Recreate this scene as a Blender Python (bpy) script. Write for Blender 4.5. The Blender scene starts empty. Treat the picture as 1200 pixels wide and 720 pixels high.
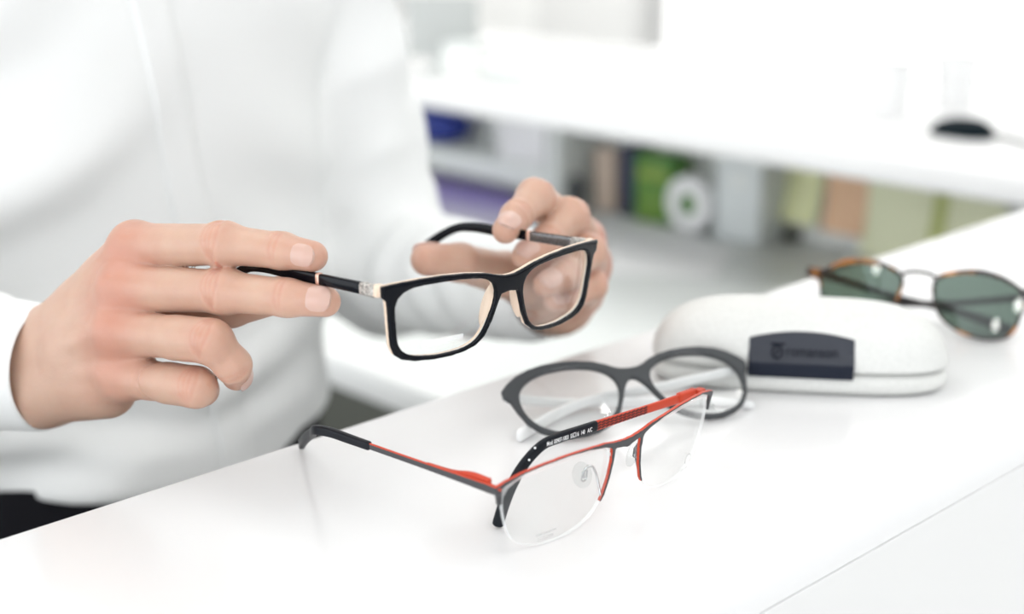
import bpy, bmesh, math
import numpy as np
from mathutils import Matrix, Vector

SC = bpy.context.scene
COL = SC.collection
R = math.radians

# ------------------------------------------------------------------ camera geometry (frame 1200 x 720)
FPX = 1667.0
PITCH = math.atan(499 / FPX)
YAW = R(46)
TOP = 1.05                                   # height of the counter top
CAM = np.array([0, 0, TOP + .2587])
_fh = np.array([math.cos(YAW), math.sin(YAW), 0.0])
RT = np.array([math.sin(YAW), -math.cos(YAW), 0.0])
_z = np.array([0, 0, 1.0])
FW = _fh * math.cos(PITCH) - _z * math.sin(PITCH)
UP = _z * math.cos(PITCH) + _fh * math.sin(PITCH)


def ray(x, y):
    return FW + RT * (x - 600) / FPX + UP * (360 - y) / FPX


def at(x, y, d):
    return CAM + ray(x, y) * d


def on_z(x, y, z=TOP):
    d = ray(x, y)
    return CAM + d * (z - CAM[2]) / d[2]


def on_x(x, y, X):
    d = ray(x, y)
    return CAM + d * X / d[0]


# ------------------------------------------------------------------ object helpers
def link(name, me, mat=None, parent=None):
    o = bpy.data.objects.new(name, me)
    COL.objects.link(o)
    if mat is not None:
        for m in (mat if isinstance(mat, (list, tuple)) else [mat]):
            me.materials.append(m)
    if parent is not None:
        o.parent = parent
    return o


def mesh(name, v, f, mat=None, parent=None, smooth=True, sharp=None):
    me = bpy.data.meshes.new(name)
    me.from_pydata([tuple(map(float, p)) for p in v], [], [tuple(map(int, q)) for q in f])
    me.update()
    if smooth:
        me.polygons.foreach_set('use_smooth', [True] * len(me.polygons))
        if sharp:
            me.set_sharp_from_angle(angle=R(sharp))
    return link(name, me, mat, parent)


def from_bm(name, bm, mat=None, parent=None, smooth=False, sharp=35):
    me = bpy.data.meshes.new(name)
    bmesh.ops.recalc_face_normals(bm, faces=bm.faces)
    bm.to_mesh(me)
    bm.free()
    if smooth:
        me.polygons.foreach_set('use_smooth', [True] * len(me.polygons))
        me.set_sharp_from_angle(angle=R(sharp))
    return link(name, me, mat, parent)


def thing(name, label, cat, loc=(0, 0, 0), group=None, M=None):
    o = bpy.data.objects.new(name, None)
    o.empty_display_size = .05
    COL.objects.link(o)
    if M is not None:
        o.matrix_world = M
    else:
        o.location = loc
    return tag(o, label, cat, group)


def tag(o, label, cat, group=None):
    o['label'] = label
    o['category'] = cat
    if group:
        o['group'] = group
    return o


def struct(o):
    o['kind'] = 'structure'
    return o


def bevel_box(bm, lo, hi, bev=.002, seg=2, rot=None):
    r = bmesh.ops.create_cube(bm, size=1)
    vs = r['verts']
    lo, hi = Vector(lo), Vector(hi)
    for v in vs:
        v.co = Vector([lo[i] + (v.co[i] + .5) * (hi[i] - lo[i]) for i in range(3)])
    if bev:
        es = list({e for v in vs for e in v.link_edges})
        bmesh.ops.bevel(bm, geom=es, offset=bev, segments=seg, profile=.5, affect='EDGES')


def box(name, lo, hi, mat, parent=None, bev=.002, seg=2):
    bm = bmesh.new()
    bevel_box(bm, lo, hi, bev, seg)
    return from_bm(name, bm, mat, parent, smooth=True)


def obox(name, c, size, rz, mat, parent=None, bev=.002):
    """box centred on c, turned rz about z"""
    o = box(name, [-s / 2 for s in size], [s / 2 for s in size], mat, parent, bev)
    o.location = c
    o.rotation_euler = (0, 0, rz)
    return o


# ------------------------------------------------------------------ materials
def mat(name, col, rough=.5, metal=0., spec=.5, coat=0., sss=0., noise=None, bump=None, emit=None, trans=0.):
    m = bpy.data.materials.new(name)
    m.use_nodes = True
    nt = m.node_tree
    b = nt.nodes['Principled BSDF']
    b.inputs['Base Color'].default_value = (*col, 1)
    b.inputs['Roughness'].default_value = rough
    b.inputs['Metallic'].default_value = metal
    b.inputs['Specular IOR Level'].default_value = spec
    b.inputs['Coat Weight'].default_value = coat
    if sss:
        b.inputs['Subsurface Weight'].default_value = sss
        b.inputs['Subsurface Radius'].default_value = (.006, .0025, .0015)
        b.inputs['Subsurface Scale'].default_value = 1
    if emit:
        b.inputs['Emission Color'].default_value = (*emit[0], 1)
        b.inputs['Emission Strength'].default_value = emit[1]
    tc = nt.nodes.new('ShaderNodeTexCoord')
    if noise:
        c2, scale, lo, hi = noise
        n = nt.nodes.new('ShaderNodeTexNoise')
        n.inputs['Scale'].default_value = scale
        n.inputs['Detail'].default_value = 4
        nt.links.new(tc.outputs['Object'], n.inputs['Vector'])
        r = nt.nodes.new('ShaderNodeValToRGB')
        r.color_ramp.elements[0].position = lo
        r.color_ramp.elements[0].color = (*col, 1)
        r.color_ramp.elements[1].position = hi
        r.color_ramp.elements[1].color = (*c2, 1)
        nt.links.new(n.outputs['Fac'], r.inputs['Fac'])
        nt.links.new(r.outputs['Color'], b.inputs['Base Color'])
    if bump:
        scale, strength, dist = bump
        n = nt.nodes.new('ShaderNodeTexNoise')
        n.inputs['Scale'].default_value = scale
        n.inputs['Detail'].default_value = 3
        nt.links.new(tc.outputs['Object'], n.inputs['Vector'])
        u = nt.nodes.new('ShaderNodeBump')
        u.inputs['Strength'].default_value = strength
        u.inputs['Distance'].default_value = dist
        nt.links.new(n.outputs['Fac'], u.inputs['Height'])
        nt.links.new(u.outputs['Normal'], b.inputs['Normal'])
    return m


def thin_glass(name, tint=(1, 1, 1), ior=1.5, extra=0.0, rough=0.0):
    """thin pane: clear (tinted) transmission with a fresnel mirror on top"""
    m = bpy.data.materials.new(name)
    m.use_nodes = True
    nt = m.node_tree
    nt.nodes.clear()
    out = nt.nodes.new('ShaderNodeOutputMaterial')
    mix = nt.nodes.new('ShaderNodeMixShader')
    tr = nt.nodes.new('ShaderNodeBsdfTransparent')
    tr.inputs['Color'].default_value = (*tint, 1)
    gl = nt.nodes.new('ShaderNodeBsdfGlossy')
    gl.inputs['Roughness'].default_value = rough
    fr = nt.nodes.new('ShaderNodeFresnel')
    fr.inputs['IOR'].default_value = ior
    geo = nt.nodes.new('ShaderNodeNewGeometry')      # same index on the way in and out of the thin pane
    ma = nt.nodes.new('ShaderNodeMath')
    ma.operation = 'MULTIPLY_ADD'
    ma.inputs[1].default_value = 1 / ior - ior
    ma.inputs[2].default_value = ior
    nt.links.new(geo.outputs['Backfacing'], ma.inputs[0])
    nt.links.new(ma.outputs[0], fr.inputs['IOR'])
    nt.links.new(tr.outputs[0], mix.inputs[1])
    nt.links.new(gl.outputs[0], mix.inputs[2])
    nt.links.new(fr.outputs[0], mix.inputs[0])
    nt.links.new(mix.outputs[0], out.inputs[0])
    return m


def veil(name, col, alpha):
    """translucent printed film"""
    m = bpy.data.materials.new(name)
    m.use_nodes = True
    b = m.node_tree.nodes['Principled BSDF']
    b.inputs['Base Color'].default_value = (*col, 1)
    b.inputs['Roughness'].default_value = .5
    b.inputs['Alpha'].default_value = alpha
    return m


def skin_mat():
    m = mat('skin', (.80, .55, .44), .42, sss=.35, spec=.4)
    nt = m.node_tree
    b = nt.nodes['Principled BSDF']
    a = nt.nodes.new('ShaderNodeAttribute')
    a.attribute_name = 'blush'
    tc = nt.nodes.new('ShaderNodeTexCoord')
    n = nt.nodes.new('ShaderNodeTexNoise')
    n.inputs['Scale'].default_value = 70
    n.inputs['Detail'].default_value = 5
    nt.links.new(tc.outputs['Object'], n.inputs['Vector'])
    r1 = nt.nodes.new('ShaderNodeValToRGB')
    r1.color_ramp.elements[0].position = .3
    r1.color_ramp.elements[0].color = (.56, .375, .285, 1)
    r1.color_ramp.elements[1].position = .75
    r1.color_ramp.elements[1].color = (.52, .325, .245, 1)
    nt.links.new(n.outputs['Fac'], r1.inputs['Fac'])
    mx = nt.nodes.new('ShaderNodeMix')
    mx.data_type = 'RGBA'
    mx.inputs['B'].default_value = (.52, .20, .14, 1)
    nt.links.new(a.outputs['Fac'], mx.inputs['Factor'])
    nt.links.new(r1.outputs['Color'], mx.inputs['A'])
    nt.links.new(mx.outputs['Result'], b.inputs['Base Color'])
    n2 = nt.nodes.new('ShaderNodeTexNoise')
    n2.inputs['Scale'].default_value = 900
    n2.inputs['Detail'].default_value = 2
    nt.links.new(tc.outputs['Object'], n2.inputs['Vector'])
    u = nt.nodes.new('ShaderNodeBump')
    u.inputs['Strength'].default_value = .18
    u.inputs['Distance'].default_value = .0006
    nt.links.new(n2.outputs['Fac'], u.inputs['Height'])
    nt.links.new(u.outputs['Normal'], b.inputs['Normal'])
    return m


M = {}
M['counter'] = mat('white_solid_surface', (.78, .78, .785), .2, spec=.5)
M['panel'] = mat('white_lacquer_panel', (.76, .76, .76), .3)
M['ledge'] = mat('white_ledge', (.80, .80, .80), .25)
M['desk'] = mat('pale_grey_laminate', (.74, .765, .75), .35)
M['desk_edge'] = mat('white_edge_band', (.86, .87, .86), .35)
M['cubby'] = mat('grey_green_white_board', (.76, .79, .76), .5)
M['niche'] = mat('niche_board', (.86, .88, .85), .6)
M['paper'] = mat('white_paper', (.88, .88, .88), .7)
M['black'] = mat('glossy_black_acetate', (.003, .004, .007), .14, spec=.16)
M['beige'] = mat('beige_clear_acetate', (.78, .62, .49), .25, spec=.4)
M['ring'] = mat('copper_ring', (.78, .50, .40), .3, metal=.6)
M['silver'] = mat('engraved_silver', (.72, .70, .66), .28, metal=1., noise=((.35, .34, .32), 900, .42, .58), bump=(1400, .9, .001))
M['gun'] = mat('gunmetal', (.14, .14, .145), .3, metal=.9, noise=((.30, .30, .30), 1500, .45, .6))
M['grey'] = mat('matte_dark_grey', (.050, .054, .058), .5, spec=.28)
M['redgrey'] = mat('matte_gunmetal_grey', (.060, .060, .064), .45, spec=.3)
M['red'] = mat('satin_orange_red', (.52, .060, .028), .4, spec=.25)
M['rubber'] = mat('black_rubber_tip', (.007, .009, .013), .4, spec=.2)
M['print'] = mat('white_print', (.85, .87, .88), .6)
M['steel'] = mat('steel_wire', (.60, .61, .62), .25, metal=1.)
M['clearplastic'] = thin_glass('clear_silicone', (.94, .95, .95), 1.4, rough=.1)
M['whiteclear'] = mat('milky_white_acetate', (.84, .85, .85), .25)
M['lens'] = thin_glass('clear_lens', (.992, .996, .994), 1.46)
M['lens_edge'] = veil('polished_lens_edge', (.93, .95, .95), .55)
M['tint'] = thin_glass('green_grey_lens', (.31, .385, .34), 1.6)
M['tort'] = mat('tortoiseshell', (.45, .17, .03), .15, coat=.4, noise=((.016, .010, .008), 85, .36, .50))
M['darkmetal'] = mat('dark_bronze_metal', (.05, .045, .045), .3, metal=.8)
M['case'] = mat('off_white_leatherette', (.68, .685, .665), .5, bump=(900, .35, .0006), noise=((.64, .645, .625), 500, .4, .65))
M['navy'] = mat('navy_leatherette', (.034, .038, .050), .5, spec=.3, bump=(1200, .2, .0004))
M['emboss'] = mat('embossed_navy', (.014, .016, .024), .7, spec=.05)
M['shirt'] = mat('white_cotton', (.83, .84, .835), .85, spec=.2, bump=(450, .12, .0008))
M['trouser'] = mat('dark_navy_wool', (.006, .006, .010), .95, spec=.05)
M['belt'] = mat('black_belt_leather', (.006, .006, .009), .5, spec=.15)
M['hair'] = mat('dark_brown_hair', (.03, .018, .012), .6, bump=(220, .8, .004))
M['eye'] = mat('eye_white', (.85, .85, .84), .1)
M['skin'] = skin_mat()
M['nail'] = mat('fingernail', (.57, .375, .315), .3, spec=.5, sss=.2)
M['shoe'] = mat('black_shoe_leather', (.012, .011, .011), .3)


# ------------------------------------------------------------------ signed-distance toolkit
class Field:
    def __init__(s, lo, hi, h):
        s.h = h
        s.lo = np.array(lo, float)
        n = np.ceil((np.array(hi, float) - s.lo) / h).astype(int) + 1
        s.n = n
        s.ax = [(s.lo[i] + h * np.arange(n[i])).astype(np.float32) for i in range(3)]
        s.X = s.ax[0][:, None, None]
        s.Y = s.ax[1][None, :, None]
        s.Z = s.ax[2][None, None, :]
        s.F = None

    def empty(s):
        return np.full(tuple(s.n), 1.0, np.float32)

    def cone(s, a, b, ra, rb):
        """distance to a tapered capsule"""
        a = np.array(a, float)
        b = np.array(b, float)
        d = b - a
        L2 = float(d @ d) + 1e-12
        px, py, pz = s.X - a[0], s.Y - a[1], s.Z - a[2]
        t = np.clip((px * d[0] + py * d[1] + pz * d[2]) / L2, 0, 1).astype(np.float32)
        q = np.sqrt((px - t * d[0]) ** 2 + (py - t * d[1]) ** 2 + (pz - t * d[2]) ** 2)
        t = t * t * (3 - 2 * t) * .5 + t * .5
        return (q - (ra + (rb - ra) * t)).astype(np.float32)

    def ball(s, c, r, sc=(1, 1, 1), Rm=None):
        px, py, pz = s.X - c[0], s.Y - c[1], s.Z - c[2]
        if Rm is not None:
            Rm = np.array(Rm, float)
            qx = px * Rm[0, 0] + py * Rm[1, 0] + pz * Rm[2, 0]
            qy = px * Rm[0, 1] + py * Rm[1, 1] + pz * Rm[2, 1]
            qz = px * Rm[0, 2] + py * Rm[1, 2] + pz * Rm[2, 2]
            px, py, pz = qx, qy, qz
        return ((np.sqrt((px / sc[0]) ** 2 + (py / sc[1]) ** 2 + (pz / sc[2]) ** 2) - r) * min(sc)).astype(np.float32)


def smin(a, b, k):
    if k <= 0:
        return np.minimum(a, b)
    h = np.maximum(k - np.abs(a - b), 0) / k
    return np.minimum(a, b) - h * h * k * .25


def smax(a, b, k):
    return -smin(-a, -b, k)


def nets(F, lo, h):
    """surface nets: quads on the zero level of F"""
    S = F < 0
    nx, ny, nz = F.shape
    acc = np.zeros((nx - 1, ny - 1, nz - 1, 3), np.float32)
    cnt = np.zeros((nx - 1, ny - 1, nz - 1), np.float32)
    corners = [(i, j, k) for i in (0, 1) for j in (0, 1) for k in (0, 1)]

    def sub(A, c):
        return A[c[0]:nx - 1 + c[0], c[1]:ny - 1 + c[1], c[2]:nz - 1 + c[2]]
    for c in corners:
        for ax in range(3):
            if c[ax] == 1:
                continue
            d = list(c)
            d[ax] = 1
            fa, fb = sub(F, c), sub(F, d)
            m = sub(S, c) != sub(S, d)
            if not m.any():
                continue
            t = np.where(m, fa / np.where(m, fa - fb, 1), 0)
            p = np.array(c, np.float32)
            for q in range(3):
                acc[..., q] += np.where(m, p[q] + (t if q == ax else 0), 0)
            cnt += m
    act = cnt > 0
    idx = np.full(act.shape, -1, np.int64)
    idx[act] = np.arange(int(act.sum()))
    ii = np.argwhere(act)
    V = (acc[act] / cnt[act][:, None] + ii) * h + lo
    faces = []
    for ax in range(3):
        a1, a2 = [(1, 2), (2, 0), (0, 1)][ax]
        n = [nx, ny, nz]
        sl0 = [slice(1, n[0] - 1), slice(1, n[1] - 1), slice(1, n[2] - 1)]
        sl0[ax] = slice(0, n[ax] - 1)
        sl1 = list(sl0)
        sl1[ax] = slice(1, n[ax])
        s0, s1 = S[tuple(sl0)], S[tuple(sl1)]
        ch = np.argwhere(s0 != s1)
        if len(ch) == 0:
            continue
        ins = s0[tuple(ch.T)]
        g = ch + np.array([0 if i == ax else 1 for i in range(3)])
        q = []
        for d1, d2 in ((-1, -1), (0, -1), (0, 0), (-1, 0)):
            w = g.copy()
            w[:, a1] += d1
            w[:, a2] += d2
            q.append(idx[tuple(w.T)])
        q = np.stack(q, 1)
        q[~ins] = q[~ins][:, ::-1]
        faces.append(q)
    Q = np.concatenate(faces)
    return V.astype(np.float64), Q[(Q >= 0).all(1)]


def relax(V, Q, it=1, w=.5):
    for _ in range(it):
        s = np.zeros_like(V)
        c = np.zeros(len(V))
        for k in range(4):
            a, b = Q[:, k], Q[:, (k + 1) % 4]
            np.add.at(s, a, V[b])
            np.add.at(c, a, 1)
            np.add.at(s, b, V[a])
            np.add.at(c, b, 1)
        V = V * (1 - w) + w * s / np.maximum(c, 1)[:, None]
    return V


def fast_mesh(name, V, Q, mats, parent=None, mi=None, attr=None):
    me = bpy.data.meshes.new(name)
    me.vertices.add(len(V))
    me.vertices.foreach_set('co', np.asarray(V, np.float32).ravel())
    me.loops.add(Q.size)
    me.loops.foreach_set('vertex_index', Q.astype(np.int32).ravel())
    me.polygons.add(len(Q))
    me.polygons.foreach_set('loop_start', np.arange(0, Q.size, Q.shape[1], dtype=np.int32))
    me.update(calc_edges=True)
    me.validate()
    me.polygons.foreach_set('use_smooth', [True] * len(me.polygons))
    o = link(name, me, mats, parent)
    if mi is not None:
        me.polygons.foreach_set('material_index', np.asarray(mi, np.int32))
    if attr is not None:
        a = me.attributes.new('blush', 'FLOAT', 'POINT')
        a.data.foreach_set('value', np.asarray(attr, np.float32))
    return o


# ---- 2-D shapes in a frame's own plane (metres)
def poly_sdf(P, U, Wd):
    """signed distance from grid (U,Wd) to closed polygon P"""
    P = np.asarray(P, float)
    d = np.full(U.shape, 1e9)
    ins = np.zeros(U.shape, bool)
    n = len(P)
    for i in range(n):
        a, b = P[i], P[(i + 1) % n]
        e = b - a
        t = np.clip(((U - a[0]) * e[0] + (Wd - a[1]) * e[1]) / (e @ e + 1e-15), 0, 1)
        d = np.minimum(d, (U - a[0] - t * e[0]) ** 2 + (Wd - a[1] - t * e[1]) ** 2)
        if abs(b[1] - a[1]) > 1e-12:
            c = ((a[1] > Wd) != (b[1] > Wd)) & (U < (b[0] - a[0]) * (Wd - a[1]) / (b[1] - a[1]) + a[0])
            ins ^= c
    d = np.sqrt(d)
    return np.where(ins, -d, d)


def stroke_sdf(pts, U, Wd):
    """tapered polyline: pts = (x, z, half width)"""
    d = np.full(U.shape, 1e9)
    for (x0, z0, r0), (x1, z1, r1) in zip(pts[:-1], pts[1:]):
        ex, ez = x1 - x0, z1 - z0
        t = np.clip(((U - x0) * ex + (Wd - z0) * ez) / (ex * ex + ez * ez + 1e-15), 0, 1)
        d = np.minimum(d, np.hypot(U - x0 - t * ex, Wd - z0 - t * ez) - (r0 + (r1 - r0) * t))
    return d


def plate(name, sdf2, ext, y0, y1, rnd, h, k, mats, parent, ysplit=None):
    """extrude a 2-D shape between y0 and y1 with rounded edges, then wrap it on y = k x^2"""
    (x0, x1), (z0, z1) = ext
    n = 3 * h
    fl = Field((x0 - n, y0 - n, z0 - n), (x1 + n, y1 + n, z1 + n), h)
    U, Wd = np.meshgrid(fl.ax[0], fl.ax[2], indexing='ij')
    d2 = sdf2(U.astype(float), Wd.astype(float)).astype(np.float32)[:, None, :] + rnd
    dy = np.abs(fl.Y - (y0 + y1) / 2) - (y1 - y0) / 2 + rnd
    F = np.minimum(np.maximum(d2, dy), 0) + np.sqrt(np.maximum(d2, 0) ** 2 + np.maximum(dy, 0) ** 2) - rnd
    V, Q = nets(F, fl.lo, h)
    V = relax(V, Q, 1, .4)
    mi = None
    if ysplit is not None:
        c = V[Q].mean(1)
        nrm = np.cross(V[Q[:, 2]] - V[Q[:, 0]], V[Q[:, 3]] - V[Q[:, 1]])
        nrm /= np.linalg.norm(nrm, axis=1)[:, None] + 1e-12
        mi = ysplit(c, nrm)
    V[:, 1] += k * V[:, 0] ** 2
    return fast_mesh(name, V, Q, mats, parent, mi)


def polar_loop(c, r, side=1, off=0.0, n=96):
    r = np.array(r)
    m = len(r)
    t = -math.pi + 2 * math.pi * np.arange(m) / m
    tt = -math.pi + 2 * math.pi * np.arange(n) / n
    rr = np.interp(tt, np.r_[t - 2 * math.pi, t, t + 2 * math.pi], np.r_[r, r, r]) + off
    P = np.c_[c[0] + rr * np.cos(tt), c[1] + rr * np.sin(tt)] / 1000
    P[:, 0] *= side
    return P if side > 0 else P[::-1]


def lens_mesh(name, loop, k, y, th, mats, parent, sag=2.2, rings=7):
    """a meniscus lens on y = y + k x^2 + bulge; material 1 on its edge"""
    n = len(loop)
    c = loop.mean(0)
    V, Fc, mi = [], [], []

    def pt(p, side):
        q = (p - c) * 1000
        b = -sag / 1000 * (1 - (q @ q) / 700.0)
        return (p[0], y + k * p[0] ** 2 + b + side * th / 2, p[1])
    for side in (-1, 1):
        base = len(V)
        V.append(pt(c, side))
        for j in range(1, rings + 1):
            for i in range(n):
                V.append(pt(c + (loop[i] - c) * j / rings, side))
        for i in range(n):
            f = (base, base + 1 + i, base + 1 + (i + 1) % n)
            Fc.append(f if side < 0 else f[::-1])
            mi.append(0)
        for j in range(rings - 1):
            for i in range(n):
                a = base + 1 + j * n
                f = (a + i, a + n + i, a + n + (i + 1) % n, a + (i + 1) % n)
                Fc.append(f if side < 0 else f[::-1])
                mi.append(0)
    a, b = 1 + (rings - 1) * n, 1 + rings * n + 1 + (rings - 1) * n
    for i in range(n):
        Fc.append((a + i, b + i, b + (i + 1) % n, a + (i + 1) % n))
        mi.append(1)
    o = mesh(name, V, Fc, mats, parent)
    o.data.polygons.foreach_set('material_index', mi)
    bm = bmesh.new()
    bm.from_mesh(o.data)
    bmesh.ops.recalc_face_normals(bm, faces=bm.faces)
    bm.to_mesh(o.data)
    bm.free()
    o.data.set_sharp_from_angle(angle=R(40))
    return o


# ---- sweeps
def spline(P, n):
    P = np.array(P, float)
    if len(P) < 3:
        t = np.linspace(0, 1, n)[:, None]
        return P[0] + (P[-1] - P[0]) * t
    d = np.r_[0, np.cumsum(np.linalg.norm(np.diff(P[:, :3], axis=0), axis=1))]
    m = np.gradient(P, d, axis=0)
    s = np.linspace(0, d[-1], n)
    i = np.clip(np.searchsorted(d, s, 'right') - 1, 0, len(P) - 2)
    hh = (d[i + 1] - d[i])[:, None]
    t = ((s - d[i])[:, None]) / hh
    return ((2 * t ** 3 - 3 * t ** 2 + 1) * P[i] + (t ** 3 - 2 * t ** 2 + t) * hh * m[i]
            + (-2 * t ** 3 + 3 * t ** 2) * P[i + 1] + (t ** 3 - t ** 2) * hh * m[i + 1])


def sweep(name, P, up, mats, parent, n=40, seg=16, sq=4.0, face_mat=None, taper=True, cap=.25):
    """P rows: x,y,z,half height (along up),half width; rounded-rectangle section"""
    S = spline(P, n)
    up = np.array(up, float)
    T = np.gradient(S[:, :3], axis=0)
    T /= np.linalg.norm(T, axis=1)[:, None]
    V, Fc, mi = [], [], []
    ang = 2 * math.pi * (np.arange(seg) + .5) / seg
    ca, sa = np.cos(ang), np.sin(ang)
    e = 2 / sq
    cx, cz = np.sign(ca) * np.abs(ca) ** e, np.sign(sa) * np.abs(sa) ** e
    if taper:
        e0, e1 = S[0, 3] * cap, S[-1, 3] * cap
        th = [R(82), R(62), R(40), R(20)]
        rows = [(0, math.cos(q)) for q in th] + [(i, 1.) for i in range(n)] + [(n - 1, math.cos(q)) for q in th[::-1]]
        ext = [-e0 * math.sin(q) for q in th] + [0] * n + [e1 * math.sin(q) for q in th[::-1]]
    else:
        rows, ext = [(i, 1.) for i in range(n)], [0] * n
    for (i, q), ex in zip(rows, ext):
        t = T[i]
        w = np.cross(t, up)
        w /= np.linalg.norm(w)
        u = np.cross(w, t)
        for j in range(seg):
            V.append(S[i, :3] + t * ex + u * cz[j] * S[i, 3] * q + w * cx[j] * S[i, 4] * q)
    nr = len(rows)
    for i in range(nr - 1):
        for j in range(seg):
            Fc.append((i * seg + j, i * seg + (j + 1) % seg, (i + 1) * seg + (j + 1) % seg, (i + 1) * seg + j))
            mi.append(face_mat(cx[j], cz[j], i / nr) if face_mat else 0)
    Fc.append(tuple(range(seg))[::-1])
    Fc.append(tuple((nr - 1) * seg + j for j in range(seg)))
    mi += [0, 0]
    o = mesh(name, V, Fc, mats, parent, sharp=50)
    if face_mat:
        o.data.polygons.foreach_set('material_index', mi)
    return o


def tube(name, P, r, mat_, parent, n=24, seg=8):
    P = np.array(P, float)
    rr = np.full((len(P), 2), r)
    return sweep(name, np.c_[P, rr], (.13, .31, .94), mat_, parent, n=n, seg=seg, sq=2)


def text_data(body, size, bold=0.0):
    cu = bpy.data.curves.new('txt', 'FONT')
    cu.body = body
    cu.size = size
    cu.resolution_u = 3
    cu.offset = bold
    o = bpy.data.objects.new('txt', cu)
    COL.objects.link(o)
    dg = bpy.context.evaluated_depsgraph_get()
    dg.update()
    me = o.evaluated_get(dg).to_mesh()
    V = np.array([v.co[:] for v in me.vertices])
    Fc = [tuple(p.vertices) for p in me.polygons]
    o.evaluated_get(dg).to_mesh_clear()
    bpy.data.objects.remove(o)
    bpy.data.curves.remove(cu)
    return V, Fc


def pose(Rm, t):
    m = Matrix([list(Rm[0]) + [t[0]], list(Rm[1]) + [t[1]], list(Rm[2]) + [t[2]], [0, 0, 0, 1]])
    return m


def to_local(Rm, t, p):
    return np.array(Rm).T @ (np.array(p, float) - np.array(t))


MM = .001

# ================================================================== the counter and the furniture
def counter():
    X0, X1 = -.9, 1.80
    r = thing('reception_counter', 'long glossy white counter with rounded front edge carrying the glasses', 'counter', (.5, .41, 0))
    T = r.location

    def loc(n, sec, m):
        bm = bmesh.new()
        a = [bm.verts.new((X0 - T.x, y - T.y, z)) for y, z in sec]
        b = [bm.verts.new((X1 - T.x, y - T.y, z)) for y, z in sec]
        bm.faces.new(a)
        bm.faces.new(b[::-1])
        for i in range(len(sec)):
            j = (i + 1) % len(sec)
            bm.faces.new((a[i], b[i], b[j], a[j]))
        return from_bm(n, bm, m, r, smooth=True, sharp=30)
    rad = .019
    yf = .295
    sec = [(.529, 1.030), (.529, 1.0492), (.5285, 1.0498), (.5278, 1.05)]
    for i in range(13):
        a = R(90 + 90 * i / 12)
        sec.append((yf + rad + rad * math.cos(a), 1.05 - rad + rad * math.sin(a)))
    sec += [(yf, 1.0312), (yf + .0006, 1.0305), (yf + .012, 1.0303)]
    loc('worktop', sec, M['counter'])
    loc('front_panel', [(yf + .0006, .05), (yf + .0006, 1.0292), (yf + .0012, 1.0298), (yf + .02, 1.0298), (yf + .02, .05)], M['panel'])
    loc('back_panel', [(.505, .05), (.505, 1.0298), (.52, 1.0298), (.52, .05)], M['panel'])
    loc('plinth', [(yf + .03, 0), (yf + .03, .05), (.50, .05), (.50, 0)], M['gun'])


counter()
LX = 1.235                                    # inner edge of the side ledge


def ledge():
    r = thing('counter_ledge', 'long white ledge running away behind the desk, black mouse on it', 'counter', (1.58, 1.6, 0))
    T = np.array(r.location)

    def b(n, lo, hi, m, bev=.003, seg=3):
        box(n, np.array(lo) - T, np.array(hi) - T, m, r, bev, seg)
    b('worktop', (LX, .5295, 1.018), (1.80, 3.3, 1.05), M['ledge'], .008, 4)
    b('inner_panel', (1.56, .535, .05), (1.59, 3.3, 1.018), M['niche'])
    b('outer_panel', (1.76, .5295, .0), (1.79, 3.3, 1.018), M['panel'])


ledge()


def desk():
    r = thing('work_desk', 'low pale grey desk behind the counter with a white front edge', 'desk', (1.18, 1.6, 0))
    T = np.array(r.location)

    def b(n, lo, hi, m, bev=.002):
        box(n, np.array(lo) - T, np.array(hi) - T, m, r, bev)
    b('desk_top', (.832, .56, .828), (1.558, 3.2, .85), M['desk'])
    b('edge_band', (.812, .56, .818), (.832, 3.2, .8515), M['desk_edge'], .004)
    b('desk_leg', (.90, .60, 0), (1.5, .625, .828), M['panel'])
    b('desk_leg', (.90, 3.14, 0), (1.5, 3.165, .828), M['panel'])
    b('modesty_panel', (1.50, .625, .1), (1.52, 3.14, .828), mat('dark_olive_board', (.13, .135, .115), .6))


desk()


def cubby():
    r = thing('cubby_unit', 'pale open cubby unit under the ledge with one shelf, beside the sleeve', 'shelf', (1.50, 1.95, .851))
    T = np.array(r.location)

    def b(n, lo, hi, m=M['cubby'], bev=.0015):
        box(n, np.array(lo) - T, np.array(hi) - T, m, r, bev)
    y0, y1 = 1.405, 2.7
    b('side_panel', (1.45, y0, .851), (1.556, y0 + .02, 1.017))
    b('side_panel', (1.45, y1 - .02, .851), (1.556, y1, 1.017))
    b('shelf', (1.45, y0 + .02, .872), (1.545, y1 - .02, .908))
    b('back_board', (1.545, y0 + .02, .851), (1.556, y1 - .02, 1.017), M['niche'])


cubby()


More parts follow.
